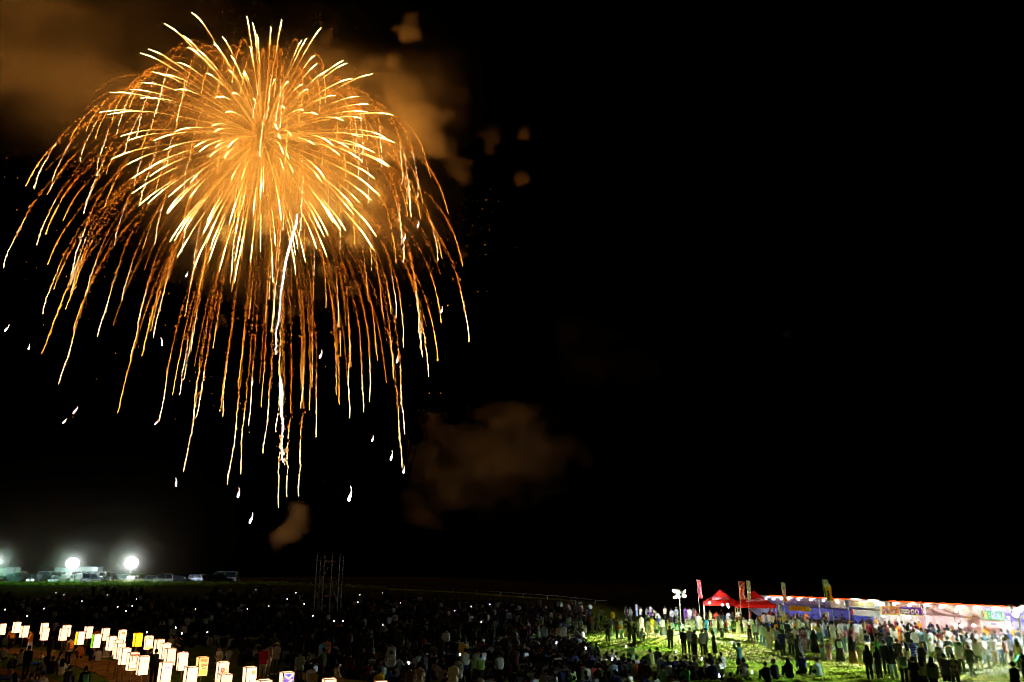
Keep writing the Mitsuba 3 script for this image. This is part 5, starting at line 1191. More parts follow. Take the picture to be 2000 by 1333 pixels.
    (1787, 1216, 'stand', Bl, 'maroon', Tr, 'black', -30, {}), (1820, 1220, 'stand', Bl, 'pale_grey', Tr, 'black', -30, {}), (1813, 1223, 'stand', Ts, 'navy', Tr, 'black', -50, {}), (1832, 1231, 'stand', 'kimono', 'maroon', None, '', -30, dict(topc='orange', head='bun_hair')), (1888, 1240, 'stand', Ts, 'black', Tr, 'black', -10, {}), (1905, 1249, 'stand2', Ts, 'white', Sh, 'black', -20, {}), (1926, 1259, 'bend', Bl, 'white', Tr, 'grey', 70, dict(h=1.6)),
    (1933, 1239, 'stand', Ts, 'black', Tr, 'light_denim', -25, dict(head='long_hair')), (1948, 1240, 'hold', Bl, 'white', Tr, 'denim', -10, dict(head='long_hair')), (1964, 1240, 'stand', 'dress', 'white', None, '', -10, dict(extra=[('backpack', 'navy')], head='long_hair')), (1983, 1236, 'stand', 'kimono', 'pale_grey', None, '', -5, dict(topc='grey')), (1995, 1238, 'stand', Bl, 'sage', Tr, 'denim', -20, {}), (1977, 1294, 'stand', Bl, 'black', Tr, 'black', 10, dict(head='hat', h=1.6)),
    (1997, 1282, 'wave', Bl, 'black', Tr, 'black', 40, dict(h=1.6)), (1922, 1236, 'stand', Ts, 'blue', Tr, 'black', -30, {}), (1914, 1238, 'stand', Bl, 'brown', Tr, 'black', -20, dict(head='long_hair', hair='hair_brown')), (1943, 1232, 'stand', 'dress', 'black', None, '', -40, {}), (1968, 1231, 'stand', Ts, 'navy', Tr, 'black', -20, {}), (1905, 1232, 'stand', Ts, 'pale_grey', Tr, 'black', -30, {}), (1893, 1229, 'stand', Ts, 'white', Tr, 'denim', -50, {}), (1955, 1229, 'stand', Ts, 'purple', Tr, 'black', -40, {}), (1988, 1228, 'stand', Ts, 'black', Tr, 'black', 150, {}),
    # among the lanterns, lower left
    (26, 1230, 'bend', Bl, 'orange', Tr, 'black', 60, {}), (63.5, 1230, 'hold', Bl, 'orange', Ls, 'white', 110, {}), (102, 1240, 'stand', Bl, 'brown', Tr, 'black', -20, dict(extra=[('bag', 'yellow')])), (111.5, 1211, 'stand', Bl, 'white', Tr, 'dark_grey', 15, {}), (139, 1243, 'stand', Ts, 'beige', Tr, 'black', 60, dict(extra=[('backpack', 'orange')])), (140, 1226, 'stand', Bl, 'brown', Tr, 'black', 20, {}), (162, 1258, 'crouch', Ts, 'orange', Tr, 'black', 60, {}),
    (195, 1265, 'sit', Ts, 'cream', Tr, 'black', 60, {}), (183, 1264, 'sit', Bl, 'navy', Tr, 'black', 20, {}), (192, 1226, 'stand', Bl, 'orange', Tr, 'black', 15, {}), (293, 1267, 'hold', Bl, 'black', Sh, 'brown', -60, {}), (306, 1268, 'stand', Bl, 'black', Tr, 'black', 20, dict(extra=[('bag', 'white')])), (336, 1240, 'stand', Bl, 'pale_grey', Tr, 'black', 180, {}), (347, 1241, 'stand', Bl, 'dark_grey', Tr, 'black', 150, dict(head='cap')), (358, 1242, 'hold', Ts, 'black', Tr, 'black', 90, {}),
    (42, 1270, 'sit', Ts, 'cream', Tr, 'black', 25, {}), (8, 1262, 'sit2', Bl, 'pale_grey', Tr, 'dark_grey', 200, {}), (58, 1262, 'stand', Bl, 'black', Tr, 'black', 10, dict(h=1.6)), (115, 1276, 'sit', Ts, 'cream', Tr, 'black', -30, {}), (92, 1284, 'sit', Ts, 'pale_grey', Tr, 'black', 60, dict(head='long_hair')), (104, 1284, 'sit', Ts, 'navy', Tr, 'black', 20, {}), (123, 1288, 'sit', Ts, 'cream', Tr, 'black', 30, dict(head='long_hair')), (31, 1278, 'sit', Ts, 'grey', Tr, 'black', 200, {}),
    (169, 1302, 'stand', Bl, 'black', Tr, 'black', 40, dict(h=1.5, extra=[('backpack', 'green')])), (135, 1303, 'sit', Bl, 'dark_grey', Tr, 'black', 10, {}), (60, 1317, 'sit', Ts, 'cream', Tr, 'black', 15, {}), (84, 1314, 'sit', Ts, 'cream', Tr, 'black', 20, {}), (72, 1318, 'sit2', Ts, 'pale_grey', Tr, 'black', 190, dict(head='long_hair')), (32, 1316, 'sit', Ts, 'pale_grey', Tr, 'black', 60, dict(head='long_hair')), (46, 1322, 'sit', Ts, 'brown', Tr, 'black', 10, {}), (431, 1262, 'hold', Bl, 'cream', Tr, 'black', 150, dict(hair='hair_brown')), (449, 1265, 'sit', Ts, 'white', Tr, 'black', 30, {}),
    # the nearest of the dark crowd
    (525, 1258, 'stand', Ts, 'beige', Sh, 'cream', 20, {}), (541, 1255, 'stand', Ts, 'beige', Tr, 'olive', 30, dict(head='hat', topc='yellow')), (517, 1262, 'stand', Ts, 'red', Tr, 'beige', 20, {}), (583, 1257, 'sit', Ts, 'white', Tr, 'black', 30, {}), (587, 1272, 'stand2', Ts, 'sage', Tr, 'dark_grey', 25, {}), (605, 1271, 'sit', Ts, 'green', Tr, 'black', 20, {}), (614, 1271, 'sit', Ts, 'mint', Tr, 'black', 20, {}), (632, 1249, 'stand', Ts, 'cyan', Tr, 'black', 20, {}),
    (639, 1246, 'stand', Ts, 'orange', Tr, 'black', 20, {}), (665, 1290, 'sit', Bl, 'beige', Tr, 'black', 60, {}), (657, 1297, 'kneel', Bl, 'cream', Tr, 'black', -60, {}), (680, 1258, 'sit', Ts, 'pale_grey', Tr, 'black', 20, {}), (739, 1267, 'sit', Ts, 'yellow', Tr, 'black', 20, {}), (744, 1308, 'sit', Ts, 'yellow', Tr, 'black', 25, {}), (765, 1306, 'sit', Ts, 'blue', Tr, 'black', 20, {}), (779, 1226, 'sit', Bl, 'mint', Tr, 'black', 20, dict(h=1.85)), (797, 1248, 'sit', Ts, 'pale_grey', Tr, 'black', 20, {}), (840, 1250, 'sit', Ts, 'mint', Tr, 'black', 20, {}),
    (780, 1283, 'sit', Ts, 'pale_grey', Tr, 'black', 15, {}), (664, 1215, 'stand', Ts, 'orange', Tr, 'brown', 20, {}), (620, 1224, 'stand', Ts, 'green', Tr, 'black', 20, {}), (886, 1291, 'stand', Ts, 'cream', Tr, 'black', 10, {}), (895, 1284, 'stand', Ts, 'sage', Tr, 'black', 20, {}), (876, 1283, 'sit', Ts, 'pale_blue', Tr, 'black', 20, dict(h=1.8)), (904, 1249, 'stand', Ts, 'yellow', Sh, 'sage', 20, {}), (895, 1264, 'sit', Ts, 'mint', Tr, 'black', 20, {}), (929, 1269, 'stand', Ts, 'sage', Tr, 'black', 20, {}), (941, 1271, 'sit', Ts, 'pale_blue', Tr, 'black', 20, dict(h=1.8)),
    (926, 1256, 'sit', Ts, 'pale_grey', Tr, 'black', 20, {}), (956, 1260, 'sit', Ts, 'mint', Tr, 'black', 20, {}), (968, 1208, 'stand', Ts, 'patterned', Tr, 'black', 20, {}), (820, 1295, 'stand', Ts, 'beige', Tr, 'black', 20, {}), (803, 1299, 'stand', Ts, 'brown', Tr, 'black', 20, {}), (935, 1316, 'sit', Ts, 'cream', Tr, 'black', -20, {}), (995, 1252, 'sit', Ts, 'sage', Tr, 'black', 20, {}), (1022, 1249, 'sit', Ts, 'mint', Tr, 'black', 20, {}), (1007, 1231, 'sit', Ts, 'pale_blue', Tr, 'black', 20, dict(h=1.8)), (1031, 1258, 'sit', Ts, 'pale_grey', Tr, 'black', 20, {}),
    (1199, 1290, 'sit', Ts, 'pale_blue', Tr, 'black', 15, dict(h=1.85)), (1231, 1288, 'sit', Bl, 'sage', Tr, 'black', 10, dict(h=1.8)), (1242, 1281, 'sit2', Bl, 'pale_grey', Tr, 'black', 30, {}), (1271, 1269, 'sit', Ts, 'olive', Tr, 'black', 20, dict(h=1.75)), (1283, 1266, 'sit', Bl, 'dark_grey', Tr, 'black', -20, {}), (1305, 1284, 'sit', Ts, 'blue', Tr, 'black', 20, dict(h=1.8)), (1295, 1301, 'sit', Ts, 'mint', Tr, 'black', 15, dict(h=1.8)), (1340, 1300, 'sit', Ts, 'green', Tr, 'black', 15, dict(h=1.8)), (1172, 1299, 'sit', Bl, 'olive', Tr, 'black', 20, dict(h=1.8)),
    (1145, 1265, 'sit', Ts, 'pale_grey', Tr, 'black', 15, {}), (1234, 1260, 'sit', Ts, 'mint', Tr, 'black', 15, {}), (1376, 1286, 'sit2', Ts, 'patterned', Tr, 'black', 60, {}), (1455, 1288, 'sit', Ts, 'lavender', Tr, 'black', 20, dict(h=1.8)), (1388, 1278, 'sit', Bl, 'black', Tr, 'black', 10, dict(h=1.85, head='long_hair')), (1540, 1288, 'sit', Bl, 'black', Tr, 'black', 10, dict(h=1.85, head='long_hair')), (1565, 1276, 'kneel', Bl, 'navy', Tr, 'black', 10, dict(h=1.9)), (1514, 1289, 'sit', Bl, 'black', Tr, 'black', 30, dict(h=1.9)), (1497, 1295, 'sit', Bl, 'black', Tr, 'black', 15, dict(h=1.8)),
]
for x, y, po, ti, tc, bi, bc, yw, more in LIST:
    person(x, y, po, (ti, tc), (bi, bc) if bi else None, yaw=yw + rng.uniform(-6, 6), **more)


def free(p, d):
    q = np.array([(x, y) for x, y, _ in USED])
    return np.min(np.hypot(q[:, 0] - p[0], q[:, 1] - p[1])) > d


from shapely.geometry import Point
gp2 = np.random.default_rng(77)
# the queue between them
QUEUE = Polygon([(1462, 1226), (1560, 1232), (1700, 1252), (1850, 1268), (2000, 1296), (2000, 1312), (1930, 1300), (1850, 1296), (1740, 1284), (1640, 1262), (1560, 1256), (1480, 1250)])
tops = ['white', 'white', 'white', 'black', 'black', 'navy', 'grey', 'pale_grey', 'cream', 'beige', 'pink', 'pale_blue', 'maroon', 'olive', 'brown', 'lavender', 'dark_grey', 'mint']
n, tries = 0, 0
while n < 72 and tries < 6000:
    tries += 1
    x, y = gp2.uniform(1462, 2000), gp2.uniform(1222, 1312)
    if not QUEUE.contains(Point(x, y)): continue
    p = on_z(x, y)[:2]
    if (p - RA[:2]) @ RN < 0.75 or not free(p, 0.46): continue
    if (p - RA[:2]) @ RN > 7.5: continue
    h = float(gp2.normal(1.63, .07)) if gp2.random() > .12 else float(gp2.uniform(1.05, 1.4))
    c = str(gp2.choice(tops)); kind = gp2.random()
    hd_ = str(gp2.choice(['short_hair', 'short_hair', 'long_hair', 'bun_hair', 'cap'])); hr = str(gp2.choice(['hair_black', 'hair_black', 'hair_black', 'hair_brown']))
    q = to_px([[p[0], p[1], h]])[0]
    po = str(gp2.choice(['stand', 'stand2', 'hold', 'folded', 'walk', 'hip']))
    if kind < .12: person(q[0], q[1], 'stand', ('kimono', str(gp2.choice(['floral', 'pink', 'navy', 'lavender']))), None, 'bun_hair', 'hair_black', h, gp2.uniform(-110, 30), (), p, topc=str(gp2.choice(['maroon', 'orange', 'yellow'])))
    elif kind < .25: person(q[0], q[1], 'stand', ('dress', c), None, 'long_hair', hr, h, gp2.uniform(-110, 30), (), p)
    else: person(q[0], q[1], po, (str(gp2.choice(['tshirt', 'tshirt', 'blouse'])), c), (str(gp2.choice(['trousers', 'trousers', 'shorts', 'long_skirt', 'wide_trousers'])), str(gp2.choice(['black', 'black', 'denim', 'light_denim', 'beige', 'dark_grey', 'white']))), hd_, hr, h, gp2.uniform(-110, 40), (), p)
    n += 1
# stall keepers behind the counters
for i in range(8):
    for q in range(2 if i else 1):
        s = bays[i] + (bays[i + 1] - bays[i]) * (0.3 + 0.4 * q + gp2.uniform(-.08, .08))
        if s > RLEN: continue
        p = R3(s, 1.5, 0)[:2]; q_ = to_px([[p[0], p[1], 1.65]])[0]
        person(q_[0], q_[1], str(gp2.choice(['stand', 'hold', 'hip'])), ('tshirt', str(gp2.choice(['orange', 'black', 'navy', 'maroon']))), ('trousers', 'black'), str(gp2.choice(['cap', 'short_hair'])), 'hair_black', 1.66, math.degrees(math.atan2(-RN[0], RN[1])) + gp2.uniform(-25, 25), (), p, topc='white')

# where nobody sits: the lit grass, the path and the lanterns' strip
CLEAR = [Polygon([(1150, 1228), (1140, 1266), (1180, 1292), (1250, 1310), (1330, 1314), (1400, 1318), (1440, 1326), (1460, 1400), (1500, 1420), (1600, 1420), (1700, 1420), (2100, 1400), (2100, 1130), (1166, 1130)]),
         Polygon([(-60, 1262), (60, 1264), (150, 1278), (260, 1290), (340, 1268), (400, 1262), (480, 1272), (470, 1296), (420, 1308), (640, 1345), (760, 1345), (800, 1420), (-60, 1420)])]


def may_sit(p):
    x, y = to_px([[p[0], p[1], float(ground_z(*p))]])[0]
    return -10 < x < 2010 and not any(c.contains(Point(x, y)) for c in CLEAR)


want = 300 - len(PEOPLE)
seats = []
tries = 0
while want > 0 and tries < 9000:
    tries += 1
    y = 42.0 + 20 * gp2.random() ** 1.3
    p = np.array([gp2.uniform(-0.42, 0.42) * y * 1.05, y])
    if not may_sit(p) or not free(p, 0.85): continue
    c = str(gp2.choice(['black', 'black', 'black', 'navy', 'dark_grey', 'dark_grey', 'brown', 'olive', 'grey', 'pale_grey', 'sage', 'maroon']))
    q = to_px([[p[0], p[1], .88]])[0]
    if q[1] > 1350: continue
    person(q[0], q[1], str(gp2.choice(['sit', 'sit', 'sit2', 'kneel'])), (str(gp2.choice(['tshirt', 'blouse'])), c), ('trousers', str(gp2.choice(['black', 'dark_grey', 'denim']))), str(gp2.choice(['short_hair', 'long_hair', 'bun_hair'])), 'hair_black', gp2.uniform(1.45, 1.78), gp2.normal(18, 28), (), p)
    want -= 1


# every person's label singles him or her out: what is worn, the pose, where; and among those alike, the order from the left
groups_ = {}
for k, x, y, w, pw, po, h in PEOPLE:
    ch = 'child' if h < 1.36 else 'person'
    groups_.setdefault((f'{ch} {w} {pw} {zone_of(x, y, po)}'), []).append((x, y, k))
for lab, L_ in groups_.items():
    L_.sort()
    for i, (x, y, k) in enumerate(L_):
        t_ = lab if len(L_) == 1 else f'{lab}, {ORD[i]}'
        ws = t_.split()
        if len(ws) > 16: t_ = t_.replace(' standing', '', 1)
        if len(t_.split()) > 16: t_ = t_.replace('with a hand on the hip', 'hand on hip').replace('long-sleeved ', '').replace('holding something ', '')
        if len(t_.split()) > 16: t_ = ' '.join(x_ for x_ in t_.split() if x_ not in ('the', 'a', 'and'))
        if len(t_.split()) > 16: t_ = ' '.join(t_.split()[:16])
        tag(k, t_, 'person', 'people at the festival')

# the far crowd: one mass of sitting and some standing people
def low_figure(standing, g):
    """(vertices, faces, part index): 0 skin, 1 top, 2 legs, 3 hair."""
    if standing:
        ps = [(Manifold.batch_hull([ball((s * .17, 0, 1.36), .07, 6) for s in (-1, 1)] + [ball((s * .09, 0, .92), .12, 6) for s in (-1, 1)] + [ball((s * .23, .04, 1.0), .045, 5) for s in (-1, 1)]), 1),
              (Manifold.batch_hull([ball((s * .09, 0, .92), .11, 6) for s in (-1, 1)] + [ball((s * .10, 0, .05), .06, 5) for s in (-1, 1)]), 2), (blob((0, .02, 1.58), .095, .85, 1, 1.15, 8), 0), (blob((0, -.015, 1.615), .105, .86, .95, 1.05, 8), 3)]
    else:
        ps = [(Manifold.batch_hull([ball((s * .17, .06, .56), .075, 6) for s in (-1, 1)] + [ball((s * .10, 0, .12), .12, 6) for s in (-1, 1)] + [ball((s * .24, .14, .34), .045, 5) for s in (-1, 1)]), 1),
              (Manifold.batch_hull([ball((s * .10, .02, .11), .11, 6) for s in (-1, 1)] + [ball((s * .15, .40, .42), .07, 5) for s in (-1, 1)] + [ball((s * .11, .52, .05), .05, 5) for s in (-1, 1)]), 2), (blob((0, .10, .77), .095, .85, 1, 1.15, 8), 0), (blob((0, .065, .80), .105, .86, .95, 1.05, 8), 3)]
    v, f, c, at_ = [], [], [], 0
    for m, k in ps:
        t_ = tri(m); v.append(t_.vertices); f.append(t_.faces + at_); c.append(np.full(len(t_.vertices), k)); at_ += len(t_.vertices)
    return np.vstack(v), np.vstack(f), np.concatenate(c)


fig = [low_figure(False, None), low_figure(True, None)]
gc = np.random.default_rng(101)
cell = {}
for x, y, _ in USED: cell.setdefault((int(x // 1.0), int(y // 1.0)), []).append((x, y))
spots = []
tries = 0
while len(spots) < 4000 and tries < 60000:
    tries += 1
    y = math.sqrt(gc.uniform(38 ** 2, 134 ** 2)) if gc.random() < .75 else gc.uniform(38, 110)
    x = gc.uniform(-.66, .62) * y * 1.05
    p = np.array([x, y])
    c = np.interp(x, CREST_X, CREST_Z)
    q = to_px([[x, y, float(ground_z(x, y)) + 1.2]])[0]
    if q[1] < np.interp(q[0], [0, 250, 500, 800, 1000, 1160], [1149, 1148, 1150, 1157, 1169, 1182]): continue
    if x > 18 - (y - 80) * 0.12 and y > 60: continue
    if meshkit.noise(np.array([x / 7, y / 7, 4.0])) < .22 or not may_sit(p): continue
    i, j = int(x // 1.0), int(y // 1.0)
    if any(math.hypot(a - x, b - y) < .55 for di in (-1, 0, 1) for dj in (-1, 0, 1) for a, b in cell.get((i + di, j + dj), ())): continue
    cell.setdefault((i, j), []).append((x, y)); spots.append((x, y))
vs, fs, cs, at_ = [], [], [], 0
DARK = [(.012, .012, .014), (.014, .018, .05), (.05, .05, .055), (.03, .02, .015), (.04, .045, .02), (.06, .02, .025)]
PALE_ = [(.62, .64, .60), (.48, .58, .50), (.40, .52, .62), (.55, .50, .40), (.34, .48, .38)]
VIV = [(.70, .22, .04), (.60, .50, .05), (.10, .20, .50), (.50, .08, .07), (.50, .25, .35), (.20, .42, .10)]
for x, y in spots:
    st = 1 if gc.random() < (.10 if y < 118 else .22) + (.25 if x > 6 and y > 66 else 0) else 0
    if y < 58 and x > 2: st = 0
    v, f, c = fig[st]
    s, a = gc.uniform(.88, 1.08), math.radians(gc.normal(20, 28))
    u = gc.random()
    top = PALE_[gc.integers(5)] if u < .20 else VIV[gc.integers(6)] if u < .225 else DARK[gc.integers(6)]
    pal = np.array([(.42, .26, .18), top, DARK[gc.integers(4)], (.010, .009, .009)])
    q = v * s; q = np.column_stack([q[:, 0] * math.cos(a) - q[:, 1] * math.sin(a) + x, q[:, 0] * math.sin(a) + q[:, 1] * math.cos(a) + y, q[:, 2] + float(ground_z(x, y)) - .01])
    vs.append(q); fs.append(f + at_); cs.append(pal[c] * gc.uniform(.8, 1.15)); at_ += len(v)
scene['crowd_cloth'] = {'type': 'twosided', 'b': {'type': 'diffuse', 'reflectance': {'type': 'mesh_attribute', 'name': 'vertex_color'}}}
put('far_crowd', trimesh.Trimesh(np.vstack(vs), np.vstack(fs), process=False), 'crowd_cloth', smooth=True, color=np.vstack(cs))
tag('far_crowd', 'dense dark crowd of seated spectators filling the field up to the bank', 'crowd', kind='stuff')

# lit phone screens
group_of('phone_kind', 'black_plastic', {'case': (box(0, 0.006, 0, .078, .008, .16), None, 0), 'screen': (box(0, 0, 0, .07, .004, .148), (5.0, 5.4, 6.5), 0.15)})
SPOT = [(86, 1189), (246, 1194.5), (343, 1226), (405, 1235), (483, 1189.5), (578, 1158), (611, 1203), (670, 1213.5), (748, 1220), (957, 1181), (868, 1212), (929, 1234), (798, 1295), (899, 1279), (631, 1264), (1321, 1273), (1371, 1287), (1405, 1320), (1469, 1313), (1196, 1288), (1144, 1266),
        (10, 1191), (53, 1204), (158, 1159), (109, 1158), (125, 1162), (210, 1162), (267, 1171), (330, 1168), (363, 1169), (382, 1190), (160, 1174.5), (258, 1184), (525, 1184), (561, 1170), (594, 1180), (699, 1177), (703, 1162), (782, 1178), (992, 1195), (1024, 1229), (1087, 1256), (1223, 1263), (355, 1238), (287, 1235), (230, 1186),
        (500, 1153), (677, 1250), (747, 1158), (920, 1185), (1119, 1188), (940, 1215), (888, 1193), (1000, 1242), (1430, 1255), (510, 1192), (652, 1213)]
PH = []
for px, py in SPOT:
    p = on_z(px, py, 1.0) if py > 1215 else on_y(px, py, 0)
    if py <= 1215:
        yy = 40.0
        while yy < 140 and to_px([[on_y(px, py, yy)[0], yy, float(ground_z(on_y(px, py, yy)[0], yy)) + 0.95]])[0][1] > py: yy += 0.5
        p = on_y(px, py, yy)
    m = placed(p[0], p[1], p[2], rng.uniform(-.5, .5)); r_ = rng.uniform(-.5, .5)
    tl = np.eye(4); tl[0, 0] = tl[2, 2] = math.cos(r_); tl[0, 2], tl[2, 0] = -math.sin(r_), math.sin(r_)
    k = copy_of(key_of('phone'), 'phone_kind', m @ tl); PH.append((zone_of(px, py, 'sit') + (' near the bank' if py < 1185 else ''), px, k))
for z_ in {q[0] for q in PH}:
    for i, (_, px, k) in enumerate(sorted(q for q in PH if q[0] == z_)):
        tag(k, f'tiny lit phone {z_}, {ORD[i]}', 'phone', 'lit phone screens in the crowd')
p = on_z(1988, 1286, 1.9)
k = key_of('glow_stick'); put(k, bar(p + V(-.1, 0, -.1), p + V(.05, 0, .12), .03, 8), 'white_paint', emit=(.3, 5, 1.2), weight=.05); tag(k, 'green glow stick held up by a dark figure at the right edge', 'glow stick')

# things lying about: sheets and bags
for x, y, w, d, c, lab in ((72, 1297, 1.8, 1.3, 'blue', 'dark blue picnic sheet on the grass beside the lantern path'), (8, 1326, 1.6, 1.2, 'blue', 'blue picnic sheet in the bottom left corner'), (210, 1284, 1.4, .9, 'cream', 'pale picnic sheet on the ground behind the near lanterns'), (1290, 1247, 2.6, .7, 'yellow', 'yellow ground sheet lying left of the lamp mast')):
    p = on_z(x, y); k = key_of('picnic_sheet'); tag(k, lab, 'picnic sheet')
    put(k, sheet(p + V(-w / 2, -d / 2, .05), p + V(w / 2, -d / 2, .05), p + V(w / 2, d / 2, .05), p + V(-w / 2, d / 2, .05), .01, nu=8, nv=6, fn=lambda u, v: np.hstack([0 * u, 0 * u, .03 * np.sin(9 * u) * np.cos(7 * v)])), 'sign_' + c)
for x, y, lab in ((81, 1288, 'knotted pale plastic bag beside the dark blue sheet'), (21, 1321, 'knotted pale plastic bag in the bottom left corner'), (208, 1283, 'white plastic bag, left one behind the near lanterns'), (221, 1286, 'white plastic bag, right one behind the near lanterns')):
    p = on_z(x, y); k = key_of('plastic_bag'); tag(k, lab, 'plastic bag')
    b = Manifold.batch_hull([ball(p + V(a, b_, .1), .09, 8) for a, b_ in ((-.1, 0), (.1, .03), (0, .1))] + [ball(p + V(0, 0, .26), .04, 6)])
    put(k, tri(b + Manifold.batch_hull([ball(p + V(-.02, 0, .26), .02, 6), ball(p + V(-.10, 0, .40), .015, 6)]) + Manifold.batch_hull([ball(p + V(.02, 0, .26), .02, 6), ball(p + V(.09, 0, .38), .015, 6)])), 'cloth_cream', smooth=40)
#@@END@@

# ------------------------------------------------------------------ the firework
FY = 320.0                                                  # its distance
C0 = on_y(512, 268, FY)
PXM = np.linalg.norm(ray(512, 268)) * 0 + FY / ray(512, 268)[1] / F     # metres per photograph pixel there
mat('ember', (0.02, 0.015, 0.01))


EMBER, GOLD, PALE, WHITE = (np.array(c) for c in ((1.0, 0.23, 0.014), (1.0, 0.37, 0.045), (1.0, 0.60, 0.26), (1.0, 0.86, 0.84)))   # how hot things burn


fw = 'firework'
tag(fw, 'huge golden willow firework bursting in the night sky at upper left', 'firework')


def fall(tau, v, g):
    """Offset after time tau of a star thrown with v against air drag (velocities in units of the final range)."""
    e = 1 - np.exp(-tau)
    p = v[None] * e[:, None]
    p[:, 2] -= g * (tau - e)
    return p


def beads(p, size, colors, stretch, seed):
    """Small glowing embers: octahedra stretched along their way."""
    g = np.random.default_rng(seed)
    t = np.gradient(p, axis=0); t /= np.linalg.norm(t, axis=1, keepdims=True) + 1e-9
    a = np.cross(t, [0.2, 0.95, 0.1]); a /= np.linalg.norm(a, axis=1, keepdims=True) + 1e-9
    b = np.cross(t, a)
    return a, b, t


def bead_mesh(c, a, b, t, r, s):
    r = r[:, None]
    v = np.stack([c + a * r, c - a * r, c + b * r, c - b * r, c + t * r * s[:, None], c - t * r * s[:, None]], 1)
    f0 = np.array([[0, 2, 4], [2, 1, 4], [1, 3, 4], [3, 0, 4], [2, 0, 5], [1, 2, 5], [3, 1, 5], [0, 3, 5]])
    f = (f0[None] + (np.arange(len(c)) * 6)[:, None, None]).reshape(-1, 3)
    return trimesh.Trimesh(v.reshape(-1, 3), f, process=False)


def sphere_dirs(n, g, jit=0.12):
    i = np.arange(n) + 0.5
    z = 1 - 2 * i / n
    ph = np.pi * (1 + 5 ** 0.5) * i
    d = np.stack([np.sqrt(1 - z * z) * np.cos(ph), np.sqrt(1 - z * z) * np.sin(ph), z], 1) + g.normal(0, jit, (n, 3))
    return d / np.linalg.norm(d, axis=1, keepdims=True)


# the bright inner burst: stars still burning white at their heads. Each kind of star leaves at one slope; its copies leave at other bearings
g1 = np.random.default_rng(21)
RB = 256 * PXM
NS, PER = 16, 10
for i in range(NS):
    z = 1 - 2 * (i + 0.5) / NS
    d = np.array([math.sqrt(1 - z * z), 0, z])
    te = g1.uniform(1.65, 1.9)
    tau = np.linspace(g1.uniform(0.10, 0.22), te, 60)
    p = fall(tau, d * RB * 1.24, 46 * PXM)
    s = (tau - tau[0]) / (te - tau[0])
    p = p + np.cumsum(g1.normal(0, 0.035, p.shape), 0)
    r = (0.055 + 0.125 * np.clip((s - 0.35) / 0.5, 0, 1)) * np.where(s < 0.6, g1.uniform(0.35, 1.5, len(p)), g1.uniform(0.85, 1.15, len(p)))
    r[-12:] *= np.linspace(1, 0.12, 12)
    n = 60                                                     # loose sparks shed along the way
    k = g1.integers(2, 50, n)
    c = p[k] + g1.normal(0, 0.8, (n, 3)) * (1.1 - s[k])[:, None] - [0, 0, 0.5]
    a, b, t = beads(p, 0, 0, 0, 1)
    bm = bead_mesh(c, a[k], b[k], t[k], g1.uniform(0.05, 0.12, n), g1.uniform(1, 3, n))
    q1, q2 = g1.integers(26, 32), g1.integers(40, 46)
    grp = group_of(f'streak_kind_{i}', 'ember', {'tail': (cat([tube(p[:q1 + 1], r[:q1 + 1], 4), bm]), GOLD * 2.2, 0.3), 'middle': (tube(p[q1:q2 + 1], r[q1:q2 + 1], 4), (GOLD * 1.4 + PALE * .6) * 3.5, 0.7),
                                             'head': (tube(p[q2:], r[q2:], 5), np.array([1.0, 0.37, 0.05]) * 130, 3.0)})
    for j in range(PER):
        az = 2 * math.pi * (j + g1.uniform(-0.5, 0.5)) / PER + i * 2.39996
        key = copy_of(key_of(f'{fw}__streak'), grp, placed(*C0, az, g1.uniform(0.66, 1.08), g1.uniform(0.80, 1.08)))
        labels[key + '__tail'] = {'kind': 'stuff'}

